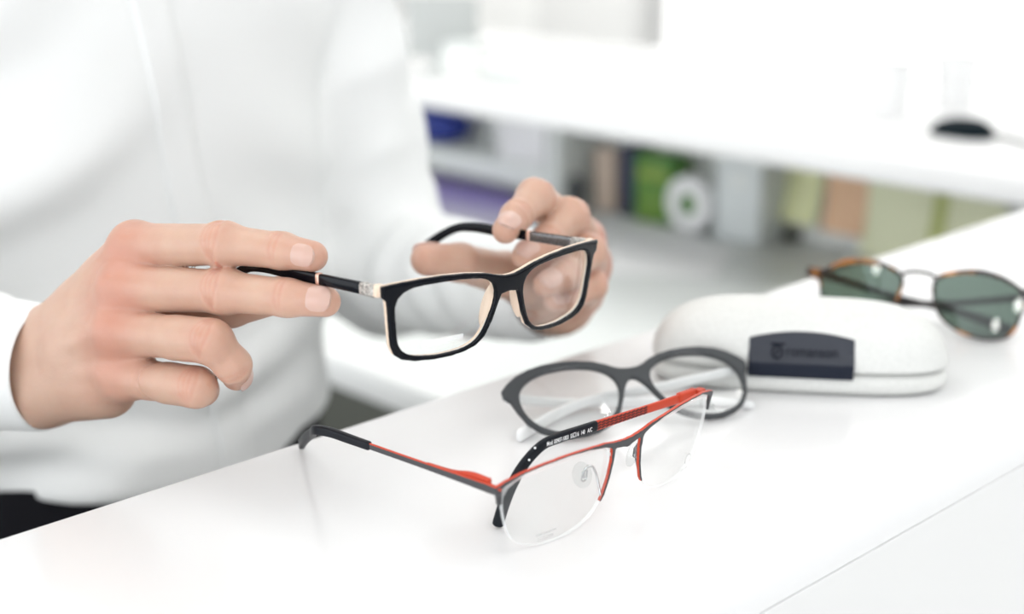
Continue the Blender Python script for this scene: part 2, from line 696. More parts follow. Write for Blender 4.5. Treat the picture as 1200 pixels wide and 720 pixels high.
def small_background():
    # white carton in the upper cubby
    r = thing('storage_box', 'plain white box standing in the upper cubby beside the divider', 'box', (1.50, 1.49, .9085))
    obox('carton', (0, 0, .031), (.085, .10, .062), 0, M['ledge'], r)
    obox('lid', (0, 0, .0636), (.087, .102, .003), 0, M['ledge'], r, .001)
    # blue pouch
    r = thing('storage_pouch', 'dark blue pouch lying in the upper cubby next to the shirt sleeve', 'pouch', (1.490, float(on_x(512, 148, 1.49)[1]) + .02, .9085))
    f = Field((-.09, -.17, -.01), (.09, .17, .07), .004)
    F = (((np.abs(f.X) / .036) ** 3 + (np.abs(f.Y) / .085) ** 3 + (np.abs(f.Z - .029) / .029) ** 2.2) - 1) * .02
    V, Q = nets(F.astype(np.float32), f.lo, f.h)
    fast_mesh('pouch_body', V, Q, mat('dark_blue_fabric', (.015, .035, .26), .6), r)
    tube('zipper', [(-.033, -.05, .03), (-.037, 0, .032), (-.033, .05, .03)], .0015, M['gun'], r)
    # lilac sleeve, shade at its back painted purple, on the desk in front of the cubby
    q = [on_z(x, y, .8515) for x, y in ((500, 206), (600, 230), (640, 300), (500, 285))]
    c = sum(q) / 4
    r = thing('document_sleeve', 'lilac document sleeve with a painted purple shade band lying on the desk behind the left hand', 'folder', c)
    def slab(n, pts, z0, z1, m):
        bm = bmesh.new()
        a = [bm.verts.new(p - c + np.array([0, 0, z0])) for p in pts]
        b = [bm.verts.new(p - c + np.array([0, 0, z1])) for p in pts]
        bm.faces.new(a)
        bm.faces.new(b[::-1])
        for i in range(4):
            bm.faces.new((a[i], b[i], b[(i + 1) % 4], a[(i + 1) % 4]))
        from_bm(n, bm, m, r)
    slab('sleeve', q, 0, .003, mat('lilac_plastic', (.56, .53, .70), .4))
    slab('back_strip', [q[0], q[1], q[1] * .62 + q[2] * .38, q[0] * .62 + q[3] * .38], .003, .006, mat('purple_painted_shade', (.32, .25, .62), .4))  # shade along the sleeve's back edge, painted as a purple band
    # black round gadget
    r = thing('desk_clock', 'small dark round clock standing beside the cubby divider', 'clock', on_z(672, 243, .851) + np.array([0, 0, .0002]))
    f = Field((-.03, -.03, -.005), (.03, .03, .09), .002)
    F = smin(f.ball((0, 0, .030), .018, (.6, 1, 1)), f.cone((0, 0, .005), (0, 0, .02), .010, .007), .006)
    F = np.maximum(F, -f.Z + 0 * F)
    V, Q = nets(F, f.lo, f.h)
    fast_mesh('clock_body', V, Q, mat('blue_black_plastic', (.012, .016, .03), .4), r)
    bm = bmesh.new()
    bmesh.ops.create_circle(bm, cap_ends=True, radius=.010, segments=24, matrix=Matrix.Translation((-.0112, 0, .030)) @ Matrix.Rotation(R(-90), 4, 'Y'))
    from_bm('clock_face', bm, M['grey'], r)
    # leaning books / boxes between divider and disc
    def book(name, label, px, py, w, h, d, col, lean, grp=None):
        p = on_z(px, py, .851)
        r = thing(name, label, 'book', (p[0] + d / 2, p[1], .8515), grp)
        r.rotation_euler = (lean, 0, 0)
        c = mat(name + '_cover', col, .55)
        obox('cover', (0, -w / 2 + .0015, h / 2), (d, .003, h), 0, c, r, .0008)
        obox('cover', (0, w / 2 - .0015, h / 2), (d, .003, h), 0, c, r, .0008)
        obox('back_strip', (-d / 2 + .0015, 0, h / 2), (.003, w - .006, h), 0, c, r, .0008)
        obox('page_block', (.003, 0, h / 2), (d - .012, w - .0065, h - .008), 0, M['paper'], r, .0005)
        return r
    book('book', 'beige book standing upright beside the dark blue one', 709, 247, .036, .090, .05, (.55, .44, .35), R(-3))
    book('book', 'dark blue book leaning against the green one', 736, 252, .026, .098, .05, (.03, .04, .085), R(-4))
    # green carton, face to the room
    r = thing('leaflet_box', 'bright green box of leaflets standing in front of the ledge panel', 'box', on_z(763, 260, .851) + np.array([.022, 0, .0002]))
    g = mat('leaf_green_card', (.055, .20, .018), .5, noise=((.16, .29, .05), 22, .45, .6))
    obox('carton', (0, 0, .0465), (.04, .066, .095), R(3), g, r)
    obox('stripe', (-.0205, .0, .066), (.001, .05, .014), R(3), mat('yellow_green_band', (.25, .35, .05), .5), r, 0)
    # white roll with green core
    r = thing('tape_roll', 'white round tape roll with a green centre standing on edge', 'tape', (1.492, float(on_x(812, 226, 1.492)[1]), .8512))
    bm = bmesh.new()
    rings = [(-.012, .016), (-.012, .036), (-.010, .038), (.010, .038), (.012, .036), (.012, .016)]
    n = 40
    vs = [[bm.verts.new((x, q * math.cos(2 * math.pi * i / n), .038 + q * math.sin(2 * math.pi * i / n))) for i in range(n)] for x, q in rings]
    for a in range(len(rings)):
        for i in range(n):
            bm.faces.new((vs[a][i], vs[a][(i + 1) % n], vs[(a + 1) % 6][(i + 1) % n], vs[(a + 1) % 6][i]))
    from_bm('tape', bm, M['paper'], r, smooth=True)
    bm = bmesh.new()
    bmesh.ops.create_cone(bm, cap_ends=True, radius1=.0155, radius2=.0155, depth=.02, segments=28, matrix=Matrix.Translation((0, 0, .038)) @ Matrix.Rotation(R(90), 4, 'Y'))
    from_bm('core', bm, mat('green_core', (.12, .25, .08), .6), r, smooth=True)
    # pale grey file box
    r = thing('file_box', 'pale grey file box standing between the tape roll and sticky notes', 'box', on_z(872, 280, .851) + np.array([.012, 0, .0002]))
    obox('carton', (0, 0, .056), (.06, .072, .112), 0, mat('cool_grey_card', (.74, .78, .78), .6), r)
    obox('finger_hole', (-.0305, 0, .080), (.001, .018, .018), 0, M['niche'], r, .0004)
    # sticky notes on the panel
    def note(y0, y1, z0, z1, col, label, tilt):
        x = 1.553
        bm = bmesh.new()
        n = 8
        rows = []
        for i in range(n + 1):
            t = i / n
            z = z1 + (z0 - z1) * t
            dx = -.004 - .016 * t * t
            rows.append([bm.verts.new((dx + e, yy - (y0 + y1) / 2 + tilt * (z - z1), z - z1)) for e in (0, .0006) for yy in ((y0, y1) if e == 0 else (y1, y0))])
        for i in range(n):
            a, b = rows[i], rows[i + 1]
            for q in range(4):
                bm.faces.new((a[q], b[q], b[(q + 1) % 4], a[(q + 1) % 4]))
        bm.faces.new(rows[0])
        bm.faces.new(rows[-1][::-1])
        o = from_bm('sticky_note', bm, col, None, smooth=True)
        o.location = (x, (y0 + y1) / 2, z1)
        tag(o, label, 'sticky note', 'sticky notes on the ledge panel')
    ye = mat('pale_yellow_green_paper', (.86, .88, .52), .7)
    ye2 = mat('pale_yellow_paper', (.88, .90, .64), .7)
    yg = mat('olive_yellow_paper', (.55, .60, .22), .7)
    orr = mat('apricot_paper', (.86, .56, .36), .7)
    Y = lambda px, py: on_x(px, py, 1.545)[1]
    Zz = lambda px, py: on_x(px, py, 1.545)[2]
    note(Y(962, 220), Y(904, 210), Zz(930, 258), Zz(930, 190), ye, 'yellow green sticky note nearest the pale file box', 0)
    note(Y(1014, 230), Y(966, 220), Zz(990, 272), Zz(990, 196), orr, 'apricot orange sticky note', .08)
    note(Y(1092, 240), Y(1016, 230), Zz(1050, 305), Zz(1050, 200), ye2, 'wide pale yellow sticky note right of the orange one', .0)
    note(Y(1110, 245), Y(1094, 240), Zz(1100, 300), Zz(1100, 205), yg, 'narrow olive yellow sticky note strip', 0)
    note(Y(1178, 250), Y(1112, 245), Zz(1150, 315), Zz(1150, 208), ye2, 'pale yellow sticky note nearest the long counter', 0)
    # dark stapler-like block under the first note
    p = on_z(922, 268, .862)
    r = thing('stamp_pad', 'small dark olive stamp pad on the desk under the yellow notes', 'stamp pad', (p[0], p[1], .8505))
    obox('tray', (0, 0, .006), (.03, .046, .012), 0, mat('dark_olive_plastic', (.035, .032, .012), .5), r)
    obox('ink_cushion', (0, 0, .0125), (.022, .038, .002), 0, mat('black_ink_felt', (.01, .01, .01), .9), r, .0005)
    # sheets of paper on the desk
    def sheet(pts, label, z):
        w = [on_z(x, y, z) for x, y in pts]
        c = sum(w) / 4
        bm = bmesh.new()
        a = [bm.verts.new(q - c) for q in w]
        b = [bm.verts.new(q - c + np.array([0, 0, .0012])) for q in w]
        bm.faces.new(a[::-1])
        bm.faces.new(b)
        for i in range(4):
            bm.faces.new((a[i], a[(i + 1) % 4], b[(i + 1) % 4], b[i]))
        o = from_bm('paper_sheet', bm, M['paper'])
        o.location = c
        tag(o, label, 'paper')
    sheet([(708, 250), (862, 292), (836, 326), (690, 318)], 'white paper sheets lying on the low desk near the green box', .8506)
    # on the ledge
    p = on_z(1128, 160)
    r = thing('computer_mouse', 'small black mouse with a thin cable lying on the white ledge', 'mouse', (p[0], p[1], 1.0505))
    f = Field((-.03, -.05, -.004), (.03, .05, .03), .0015)
    F = (((f.X / .021) ** 2 + (np.abs(f.Y - .002) / .036) ** 2.6 + (np.abs(f.Z - .002 + f.Y * .08) / .018) ** 2) - 1) * .009
    F = np.maximum(F, -f.Z)
    V, Q = nets(F.astype(np.float32), f.lo, f.h)
    fast_mesh('mouse_body', V, Q, mat('black_plastic', (.003, .009, .013), .6, spec=.12), r)
    tube('cable', [(0, -.03, .006), (.004, -.05, .004), (-.008, -.075, .003), (.004, -.10, .002)], .002, M['rubber'], r)
    for (px, py, w, h, lab) in ((548, 88, .05, .06, 'small pale grey box on the far end of the ledge'),):
        p = on_z(px, py)
        r = thing('gift_box', lab, 'box', (p[0], p[1], 1.0502))
        obox('carton', (0, 0, .02), (.05, .05, .04), .3, M['niche'], r)
        obox('lid', (0, 0, .042), (.053, .053, .008), .3, M['desk'], r)
    p = on_z(592, 97)
    r = thing('tape_dispenser', 'low grey tape dispenser on the far ledge', 'dispenser', (p[0], p[1], 1.0502))
    f = Field((-.02, -.05, -.004), (.02, .05, .05), .002)
    F = smin(f.cone((0, -.03, .008), (0, .03, .008), .010, .010), f.ball((0, .012, .022), .02, (.6, 1, 1)), .01)
    F = np.maximum(F, -f.Z + 0 * F)
    V, Q = nets(F, f.lo, f.h)
    fast_mesh('dispenser_body', V, Q, M['desk'], r)
    tube('roll_core', [(-.013, .012, .024), (.013, .012, .024)], .007, M['niche'], r, n=3)
    for px, py, lab in ((1040, 136, 'white cup standing behind the black mouse, left one'), (1118, 126, 'white cup standing behind the black mouse, right one')):
        p = on_z(px, py)
        r = thing('paper_cup', lab, 'cup', (p[0], p[1], 1.0502), 'white cups on the ledge')
        bm = bmesh.new()
        n = 28
        prof = [(0, 0), (.020, 0), (.027, .06), (.028, .061), (.0265, .061), (.0195, .004), (0, .004)]
        vs = [[bm.verts.new((q * math.cos(2 * math.pi * i / n), q * math.sin(2 * math.pi * i / n), z)) for i in range(n)] if q else [bm.verts.new((0, 0, z))] for q, z in prof]
        for a in range(len(prof) - 1):
            for i in range(n):
                A_, B_ = vs[a], vs[a + 1]
                j = (i + 1) % n
                ff = [A_[i % len(A_)], A_[j % len(A_)], B_[j % len(B_)], B_[i % len(B_)]]
                ff = list(dict.fromkeys(ff))
                bm.faces.new(ff)
        from_bm('cup_wall', bm, M['ledge'], r, smooth=True)


small_background()


# ================================================================== room
def room():
    wall = mat('white_wall_paint', (.82, .82, .815), .8)
    fl = mat('grey_olive_vinyl_floor', (.11, .115, .095), .55, noise=((.14, .14, .12), 6, .3, .7))
    ce = mat('white_ceiling', (.85, .85, .85), .9)
    struct(box('floor', (-3, .36, -.1), (6.1, 5.2, 0), fl, None, 0))
    struct(box('floor', (-3, -3, -.1), (6.1, .36, 0), mat('white_floor_tile', (.72, .72, .70), .35), None, 0))
    struct(box('ceiling', (-3, -3, 2.75), (6.1, 5.2, 2.85), ce, None, 0))
    struct(box('wall_back', (6.0, -3, 0), (6.1, 5.2, 2.75), wall, None, 0))
    struct(box('wall_left', (-3, 5.1, 0), (6.0, 5.2, 2.75), wall, None, 0))
    # white display cabinets along the back wall
    cab = mat('white_cabinet', (.92, .92, .91), .5)
    grey = mat('light_grey_cabinet', (.90, .90, .90), .5)

    def cabinet(label, lo, hi, m, shelves=True, glass=False):
        c = [(lo[0] + hi[0]) / 2, (lo[1] + hi[1]) / 2, lo[2]]
        r = thing('display_cabinet', label, 'cabinet', c)
        L = np.array(lo) - c
        H = np.array(hi) - c
        t = .02
        box('side_panel', (L[0], L[1], L[2]), (H[0], L[1] + t, H[2]), m, r)
        box('side_panel', (L[0], H[1] - t, L[2]), (H[0], H[1], H[2]), m, r)
        box('back_board', (H[0] - .01, L[1] + t, L[2]), (H[0], H[1] - t, H[2]), m, r)
        n = 6
        for i in range(n + 1):
            z = L[2] + (H[2] - t - L[2]) * i / n
            box('shelf', (L[0] + (.0 if i in (0, n) else .02), L[1] + t, z), (H[0] - .01, H[1] - t, z + t), m, r)
        if not shelves:
            box('door', (L[0] - .018, L[1] + .002, L[2] + .01), (L[0] - .001, H[1] - .002, H[2] - .01), m, r)
            tube('handle', [(L[0] - .03, H[1] - .05, 1.0), (L[0] - .03, H[1] - .05, 1.2)], .005, M['steel'], r, n=3)
        return r
    cabinet('tall white cabinet with closed door behind the far end of the ledge', (4.15, 4.86, .001), (4.85, 5.08, 2.3), cab, False)
    # monitor seen from behind, standing on the far end of the ledge
    c = on_z(520, 84)
    r = thing('monitor', 'pale grey monitor seen from behind, standing at the far end of the ledge', 'monitor', (c[0], c[1], TOP + .0003))
    ang = YAW - R(90)
    obox('casing', (0, 0, .063), (.098, .02, .085), ang, mat('pale_grey_plastic', (.50, .52, .51), .5), r)
    obox('stand', (0, 0, .014), (.03, .012, .022), ang, M['desk'], r)
    obox('foot', (0, 0, .003), (.07, .05, .005), ang, M['desk'], r)
    # glowing panel added to whiten the right of the back wall, no known window
    wn = box('glow_panel_1', (5.985, .3, .05), (5.998, 5.05, 2.5), mat('added_white_glow', (1, 1, 1), .5, emit=((1, .995, .97), 1.7)), None, 0)
    struct(wn)
    for y in (.3, 5.02):
        struct(box('trim_%d' % int(10 + y * 10), (5.95, y - .03, .0), (5.985, y + .03, 2.55), M['panel']))


room()


# ================================================================== glasses
def link_loop(P):
    return np.asarray(P, float) * MM


HELD = dict(
    Rm=[[.99804, -.047685, .04044], [.050664, .995807, -.076167], [-.036639, .078067, .996275]],
    t=[.407884, .426323, 1.135586], k=1.7997, c=(34.89, -.97),
    r=[25.05, 24.13, 23.53, 23.11, 22.67, 22.0, 21.01, 19.84, 18.74, 17.86, 17.25, 16.9, 16.8, 16.93, 17.26, 17.82, 18.68, 19.95, 21.6, 23.31, 24.58, 25.04, 24.88, 24.66, 24.88, 25.68, 26.58, 26.7, 25.46, 23.14, 20.61, 18.54, 17.07, 16.08, 15.45, 15.08, 14.95, 15.02, 15.34, 15.92, 16.82, 18.08, 19.85, 22.17, 24.64, 26.43, 26.89, 26.18])
REDG = dict(
    Rm=[[.998482, -.054986, -.003168], [.054031, .989042, -.137394], [.010688, .137014, .990511]],
    t=[.420638, .368199, 1.069335], k=1.5825, c=(39.03, 4.34),
    r=[28.08, 27.42, 26.96, 26.44, 25.64, 24.56, 23.31, 22.13, 21.19, 20.52, 20.07, 19.81, 19.77, 19.97, 20.39, 21.02, 21.88, 22.95, 24.13, 25.21, 26.0, 26.48, 26.84, 27.29, 28.03, 29.06, 29.85, 29.42, 27.37, 24.43, 21.78, 19.92, 18.7, 17.85, 17.29, 17.0, 16.96, 17.15, 17.59, 18.3, 19.37, 20.96, 23.31, 26.31, 29.08, 30.49, 30.25, 29.14])
GREYG = dict(
    Rm=[[.917919, .233085, .321086], [-.396743, .548377, .736123], [-.004497, -.80309, .595841]],
    t=[.506889, .434549, 1.06405], k=1.1239, c=(34.54, 2.61),
    r=[24.93, 24.06, 23.26, 22.54, 21.88, 21.3, 20.81, 20.36, 19.92, 19.53, 19.24, 19.13, 19.19, 19.39, 19.66, 20.0, 20.48, 21.14, 21.96, 22.86, 23.71, 24.41, 24.97, 25.45, 25.87, 26.13, 26.02, 25.4, 24.32, 22.97, 21.62, 20.43, 19.44, 18.59, 17.93, 17.55, 17.48, 17.62, 17.9, 18.38, 19.14, 20.18, 21.42, 22.82, 24.24, 25.38, 25.89, 25.66])
SUNG = dict(
    Rm=[[.357303, .90778, .219705], [-.933956, .345308, .092132], [.00777, -.238113, .971206]],
    t=[.734029, .415365, 1.068312], k=2.6009, c=(34.96, 2.93),
    r=[23.51, 22.82, 22.15, 21.36, 20.46, 19.59, 18.85, 18.31, 18.0, 17.84, 17.79, 17.86, 18.13, 18.61, 19.24, 20.05, 21.15, 22.41, 23.44, 23.83, 23.55, 22.99, 22.63, 22.73, 23.23, 23.81, 23.96, 23.36, 22.1, 20.66, 19.42, 18.49, 17.78, 17.22, 16.86, 16.74, 16.81, 17.02, 17.42, 18.07, 18.97, 20.19, 21.87, 23.9, 25.62, 26.22, 25.6, 24.47])


def both(half):
    """mirror a half outline (x>0, from centre bottom round to centre top) into a closed polygon"""
    h = np.array(half, float) * MM
    return np.vstack([h, (h * [-1, 1])[::-1]])


def held_glasses():
    G = HELD
    Rm, t, k = np.array(G['Rm']), np.array(G['t']), G['k']
    r = thing('eyeglasses', 'rectangular glossy black eyeglasses with beige lining held up by both hands', 'eyeglasses', M=pose(Rm, t))
    ap = [polar_loop(G['c'], G['r'], s) for s in (1, -1)]
    outer = both([(0, 4.4), (4.9, 3.8), (6.5, .2), (9.3, -7.2), (13.2, -13.8), (18.2, -17.2), (24.5, -18.8), (31, -19.5), (40, -19.6), (50, -18.8),
                  (56, -17.3), (59.4, -15), (61.4, -11), (62.7, -3), (63.7, 4.5), (64.4, 8.6), (66.8, 10.4), (67.2, 15.4), (60, 16.1), (50, 16.7),
                  (38, 16.9), (26, 16.2), (15, 14.7), (7.5, 12.8), (3, 11.9), (0, 11.8)])

    def shape(o):
        def s(U, Wd):
            d = poly_sdf(outer, U, Wd) + o
            for a in ap:
                d = np.maximum(d, -poly_sdf(a, U, Wd) + (o if o > 0 else 0))
            return d
        return s
    ext = ((-.0685, .0685), (-.0208, .018))
    plate('front', shape(0), ext, -.0024, -.0004, .0005, .0005, k, M['black'], r)

    def lining(U, Wd):
        d = shape(.00025)(U, Wd)
        return d
    ln = plate('lining', lining, ext, -.0004, .0015, .0006, .0005, k, M['beige'], r)
    for s in (-1, 1):
        # nose pad bulging back from the lining
        f = Field((-.006, -.007, -.012), (.006, .008, .012), .0005)
        F = f.ball((0, 0, 0), .0100, (.17, .34, 1.0))
        V, Q = nets(F, f.lo, f.h)
        a = R(-16) * s
        V = np.c_[V[:, 0] * math.cos(a) + V[:, 2] * math.sin(a), V[:, 1], -V[:, 0] * math.sin(a) + V[:, 2] * math.cos(a)]
        fast_mesh('nose_pad', V + [s * .0090, .0022, -.0015], Q, M['beige'], r)
        lo = ap[0] if s > 0 else ap[1]
        c = lo.mean(0)
        le = lens_mesh('lens', c + (lo - c) * 1.02, k, .0004, .0016, [M['lens'], M['lens_edge']], r)
        if s < 0:
            bm = bmesh.new()
            for (x0, x1, z0, z1) in ((-47.2, -26.2, -12.6, -10.2),):
                vs = [bm.verts.new((x * MM, k * (x * MM) ** 2 - .0026, z * MM)) for x, z in ((x0, z0 - .2), (x1, z0 + .4), (x1, z1), (x0, z1 + .0))]
                vb = [bm.verts.new(v.co + Vector((0, .0002, 0))) for v in vs]
                bm.faces.new(vs)
                bm.faces.new(vb[::-1])
                for i in range(4):
                    bm.faces.new((vs[i], vb[i], vb[(i + 1) % 4], vs[(i + 1) % 4]))
            o = from_bm('sample_sticker', bm, veil('white_film', (.97, .97, .97), .42), le)
            o['label'] = 'faint white sample sticker'
    tilt = R(7.31)
    hx = .0655
    for s, nm in ((-1, 'near'), (1, 'far')):
        h = np.array([s * hx, k * hx * hx, .0125])
        d = np.array([s * -.006, math.cos(tilt), -math.sin(tilt)])
        P = lambda L, dz=0: h + d * L + np.array([0, 0, dz])
        box('endpiece', h + [-.0018, .001, -.0026], h + [.0018, .0036, .0028], M['beige'], r, .0006)
        tm = sweep('temple', [(*P(.0122), .0026, .0014), (*P(.039), .0024, .0013)], (0, 0, 1), [M['black'], M['gun']], r, n=10,
                   face_mat=(lambda cx, cz, q, s=s: 1 if cx * s < -.5 else 0) if s > 0 else None)
        sweep('hinge_plate', [(*P(.0040), .0028, .0017), (*P(.0120), .0027, .0017)], (0, 0, 1), M['silver'], tm, n=6)
        sweep('ring', [(*P(.0388), .00265, .0016), (*P(.0402), .00265, .0016)], (0, 0, 1), M['ring'], tm, n=4)
        rows = [(*P(.040), .0024, .0014), (*P(.060), .0026, .0014), (*P(.078), .0024, .0014), (*P(.087, -.0012), .0022, .0014),
                (*P(.097, -.0055), .0022, .0014), (*P(.108, -.0125), .0025, .0014), (*P(.117, -.019), .0026, .0014)]
        sweep('temple_tip', rows, (0, 0, 1), M['black'], tm, n=30, cap=.8)


held_glasses()


def red_glasses():
    G = REDG
    Rm, t, k = np.array(G['Rm']), np.array(G['t']), G['k']
    loops = {s: polar_loop(G['c'], G['r'], s) for s in (1, -1)}
    # stand the lens bottoms on the counter
    zmin = min((t + Rm @ np.array([p[0], k * p[0] ** 2, p[1]]))[2] for s in loops for p in loops[s])
    t[2] += TOP + .0004 - zmin
    r = thing('eyeglasses', 'half rim eyeglasses with orange red and grey metal brow bar, one arm folded', 'eyeglasses', M=pose(Rm, t))
    bar = [(71.0, 16.4, 1.5), (68.0, 18.2, 1.0), (60, 20.8, .45), (50, 22.0, .40), (37, 22.7, .40), (25, 22.2, .48), (15, 21.0, 1.0), (9, 19.3, 1.5), (0, 17.9, 1.9)]
    leg = [(9.5, 18.4, 1.2), (9.3, 12, .85), (10.5, 4, .75), (12.6, -3, .7), (14.0, -5.4, .5)]
    drop = [(70.7, 16.0, 1.4), (69.9, 12.5, 1.0), (69.5, 9.6, .8)]

    def shape(U, Wd):
        d = None
        for s in (1, -1):
            for p in (bar, leg, drop):
                q = [(x * s * MM, z * MM, w * MM) for x, z, w in p]
                e = stroke_sdf(q, U, Wd)
                d = e if d is None else smin(d, e, .0012)
        return d
    plate('brow_bar', shape, ((-.074, .074), (-.0075, .026)), -.0009, .0009, .00025, .00036, k, [M['red'], M['redgrey']], r,
          ysplit=lambda c, n: ((n[:, 1] < -.55) | ((np.abs(c[:, 0]) > .0655) & (n[:, 2] < .6) & (n[:, 1] < .5))).astype(np.int32))
    for s in (-1, 1):
        le = lens_mesh('lens', loops[s], k, .0002, .0017, [M['lens'], M['lens_edge']], r, sag=1.6)
        # faint marks etched on the demo lens
        bm = bmesh.new()
        rng = np.random.default_rng(3)

        def dash(x0, x1, z, h):
            vs = [bm.verts.new((x * MM, k * (x * MM) ** 2 - .0026, zz * MM)) for x, zz in ((x0, z), (x1, z), (x1, z + h), (x0, z + h))]
            bm.faces.new(vs)
            vb = [bm.verts.new(v.co + Vector((0, .00015, 0))) for v in vs]
            bm.faces.new(vb[::-1])
        if s < 0:
            for z, x0, x1 in ((-9.4, -51.5, -41), (-11.4, -50.5, -43)):
                x = x0
                while x < x1:
                    w = rng.uniform(.5, 1.1)
                    dash(x, x + w, z, .9)
                    x += w + .35
        else:
            for i in range(22):
                a = R(-40 + 250 * i / 21)
                cx, cz = 50.6 + 2.6 * math.cos(a), -8.2 + 2.6 * math.sin(a)
                dash(cx - .35, cx + .35, cz - .3, .6)
            x = 45.0
            while x < 51:
                w = rng.uniform(.4, .9)
                dash(x, x + w, -12.4, .7)
                x += w + .3
        from_bm('etched_mark', bm, veil('faint_grey_print', (.55, .56, .56), .30), le)
        # nose pad on its wire
        w = [(s * x * MM, y * MM, z * MM) for x, y, z in ((13.3, .5, -3.5), (13.2, 2.5, 1), (13.6, 4.5, 6), (15.2, 5.6, 8.8), (17.6, 6.4, 8.6), (18.2, 6.9, 6.0), (17.6, 7.0, 3.6))]
        pd = None
        f = Field((-.004, -.007, -.010), (.004, .007, .010), .0004)
        F = f.ball((0, 0, 0), .0078, (.20, .55, 1))
        V, Q = nets(F, f.lo, f.h)
        a, b = R(18) * s, R(-28) * s
        V = np.c_[V[:, 0] * math.cos(a) + V[:, 2] * math.sin(a), V[:, 1], -V[:, 0] * math.sin(a) + V[:, 2] * math.cos(a)]
        V = np.c_[V[:, 0] * math.cos(b) - V[:, 1] * math.sin(b), V[:, 0] * math.sin(b) + V[:, 1] * math.cos(b), V[:, 2]]
        pd = fast_mesh('nose_pad', V + [s * .0176, .0082, .0042], Q, M['clearplastic'], r)
        tube('pad_wire', w, .00055, M['steel'] if s < 0 else M['gun'], pd, n=30)
        lp = [(s * (17.4 + 1.5 * cx) * MM, (7.1) * MM, (4.4 + 2.6 * cz) * MM) for cx, cz in ((0, 1), (.9, .8), (1, 0), (.9, -.8), (0, -1), (-.9, -.8), (-1, 0), (-.9, .8), (0, 1))]
        tube('pad_mount', lp, .0004, M['steel'] if s < 0 else M['gun'], pd, n=36)
    L = lambda p: to_local(Rm, t, p)
    up = Rm.T @ np.array([0, 0, 1.])
    # ---- open arm: straight back over the counter, its tip on the far edge
    hx = .0705
    h = np.array([-hx, k * hx * hx, .0155])
    tilt, spr = R(8.8), R(.95)
    d = np.array([-math.sin(spr), math.cos(spr) * math.cos(tilt), -math.cos(spr) * math.sin(tilt)])
    P = lambda q, dz=0., dx=0.: h + d * q + np.array([dx, 0, dz])
    fm = lambda cx, cz, q: 1 if cz > .75 else 0
    tm = sweep('temple', [(*P(-.001), .0016, .0013), (*P(.004), .0021, .0009), (*P(.009), .0020, .0008), (*P(.03), .0016, .0007), (*P(.080), .0014, .0007)],
               (0, 0, 1), [M['redgrey'], M['red']], r, n=40, face_mat=fm)
    tm['label'] = 'open arm, grey outside with a red upper edge'
    sweep('hinge', [(*P(.006, .0012, .0016), .0022, .0010), (*P(.016, .0014, .0015), .0021, .0010), (*P(.024, .0007, .0013), .0012, .0009), (*P(.040, .0005, .0010), .0007, .0006)],
          (0, 0, 1), M['red'], tm, n=20)
    tipw = L(on_z(353.5, 520.5, TOP + .0030))

    def px_of(q):
        v = t + Rm @ P(q) - CAM
        return 600 + FPX * (v @ RT) / (v @ FW)
    qq = np.linspace(.02, .16, 300)
    xq = np.array([px_of(q) for q in qq])
    q_of = lambda px: float(np.interp(-px, -xq, qq))
    qs_, qe_ = q_of(430), q_of(378)
    be = P(qe_)
    rows = [(*P(qs_ - .001), .0019, .0014), (*P(qs_ + (qe_ - qs_) * .4), .0020, .0015), (*P(qs_ + (qe_ - qs_) * .8), .0021, .0016), (*(P(qe_ + .002) + [0, 0, -.0008]), .0022, .0016)]
    for q in (.35, .7, 1.0):
        p = be * (1 - q) + tipw * q + np.array([0, .002 * math.sin(q * 3.14), 0])
        rows.append((*p, .0022 + .0004 * q, .0015))
    sweep('temple_tip', rows, (0, 0, 1), M['rubber'], tm, n=44, cap=.8)
    # ---- folded arm: lies behind the brow bar, its inner face to the front
    h = t + Rm @ np.array([.0705, k * .0705 ** 2 + .006, .0148])
    dd = np.array([math.cos(R(178)), math.sin(R(178)), .0175])
    tip = on_z(584, 613, TOP + .0025)
    W = lambda q, dz=0.: h + dd * q + np.array([0, 0, dz])
    LW = lambda q, dz=0.: L(W(q, dz))
    qs = np.linspace(.02, .12, 400)
    pxs = []
    for q in qs:
        v = W(q) - CAM
        pxs.append(600 + FPX * (v @ RT) / (v @ FW))
    q_at = lambda px: float(np.interp(-px, -np.array(pxs), qs))
    qt, qb = q_at(695), q_at(640)
    tm = sweep('temple', [(*LW(.000), .0022, .0008), (*LW(.012), .0022, .0008), (*LW(.03), .0020, .0008), (*LW(qt), .0023, .0008)], up, M['red'], r, n=30)
    tm['label'] = 'folded orange red arm with engraved slots'
    sweep('hinge', [(*LW(.004, .0006), .0024, .0016), (*LW(.014, .0005), .0022, .0016)], up, M['red'], tm, n=6)
    sweep('hinge_joint', [(*(L(W(-.001, .0012)) + [0, -.001, 0]), .0012, .0022), (*(L(W(.003, .0012)) + [0, -.001, 0]), .0012, .0022)], up, M['red'], tm, n=6)
    a0, a1 = q_at(757), qt + .001
    bm = bmesh.new()
    nrm = np.array([0, -1., 0])
    for i in range(13):
        for j in range(3):
            q = a0 + (a1 - a0) * (i + .5) / 13
            zc = (-1 + j) * .0012 + .0001
            c = W(q) + np.array([0, -.00088, zc])
            ex, ez = np.array([.0012, 0, .00028]), np.array([-.00025, 0, .00030])
            vs = [bm.verts.new(L(c + sx * ex * 1.0 + sz * ez * 1.25)) for sx, sz in ((-1, -1), (1, -1), (1, 1), (-1, 1))]
            vb = [bm.verts.new(v.co + Vector(Rm.T @ np.array([0, .0003, 0]))) for v in vs]
            bm.faces.new(vs)
            bm.faces.new(vb[::-1])
            for m in range(4):
                bm.faces.new((vs[m], vb[m], vb[(m + 1) % 4], vs[(m + 1) % 4]))
    from_bm('engraved_slots', bm, mat('dark_red_groove', (.10, .012, .010), .6), tm)
    bend = W(qb + .004)
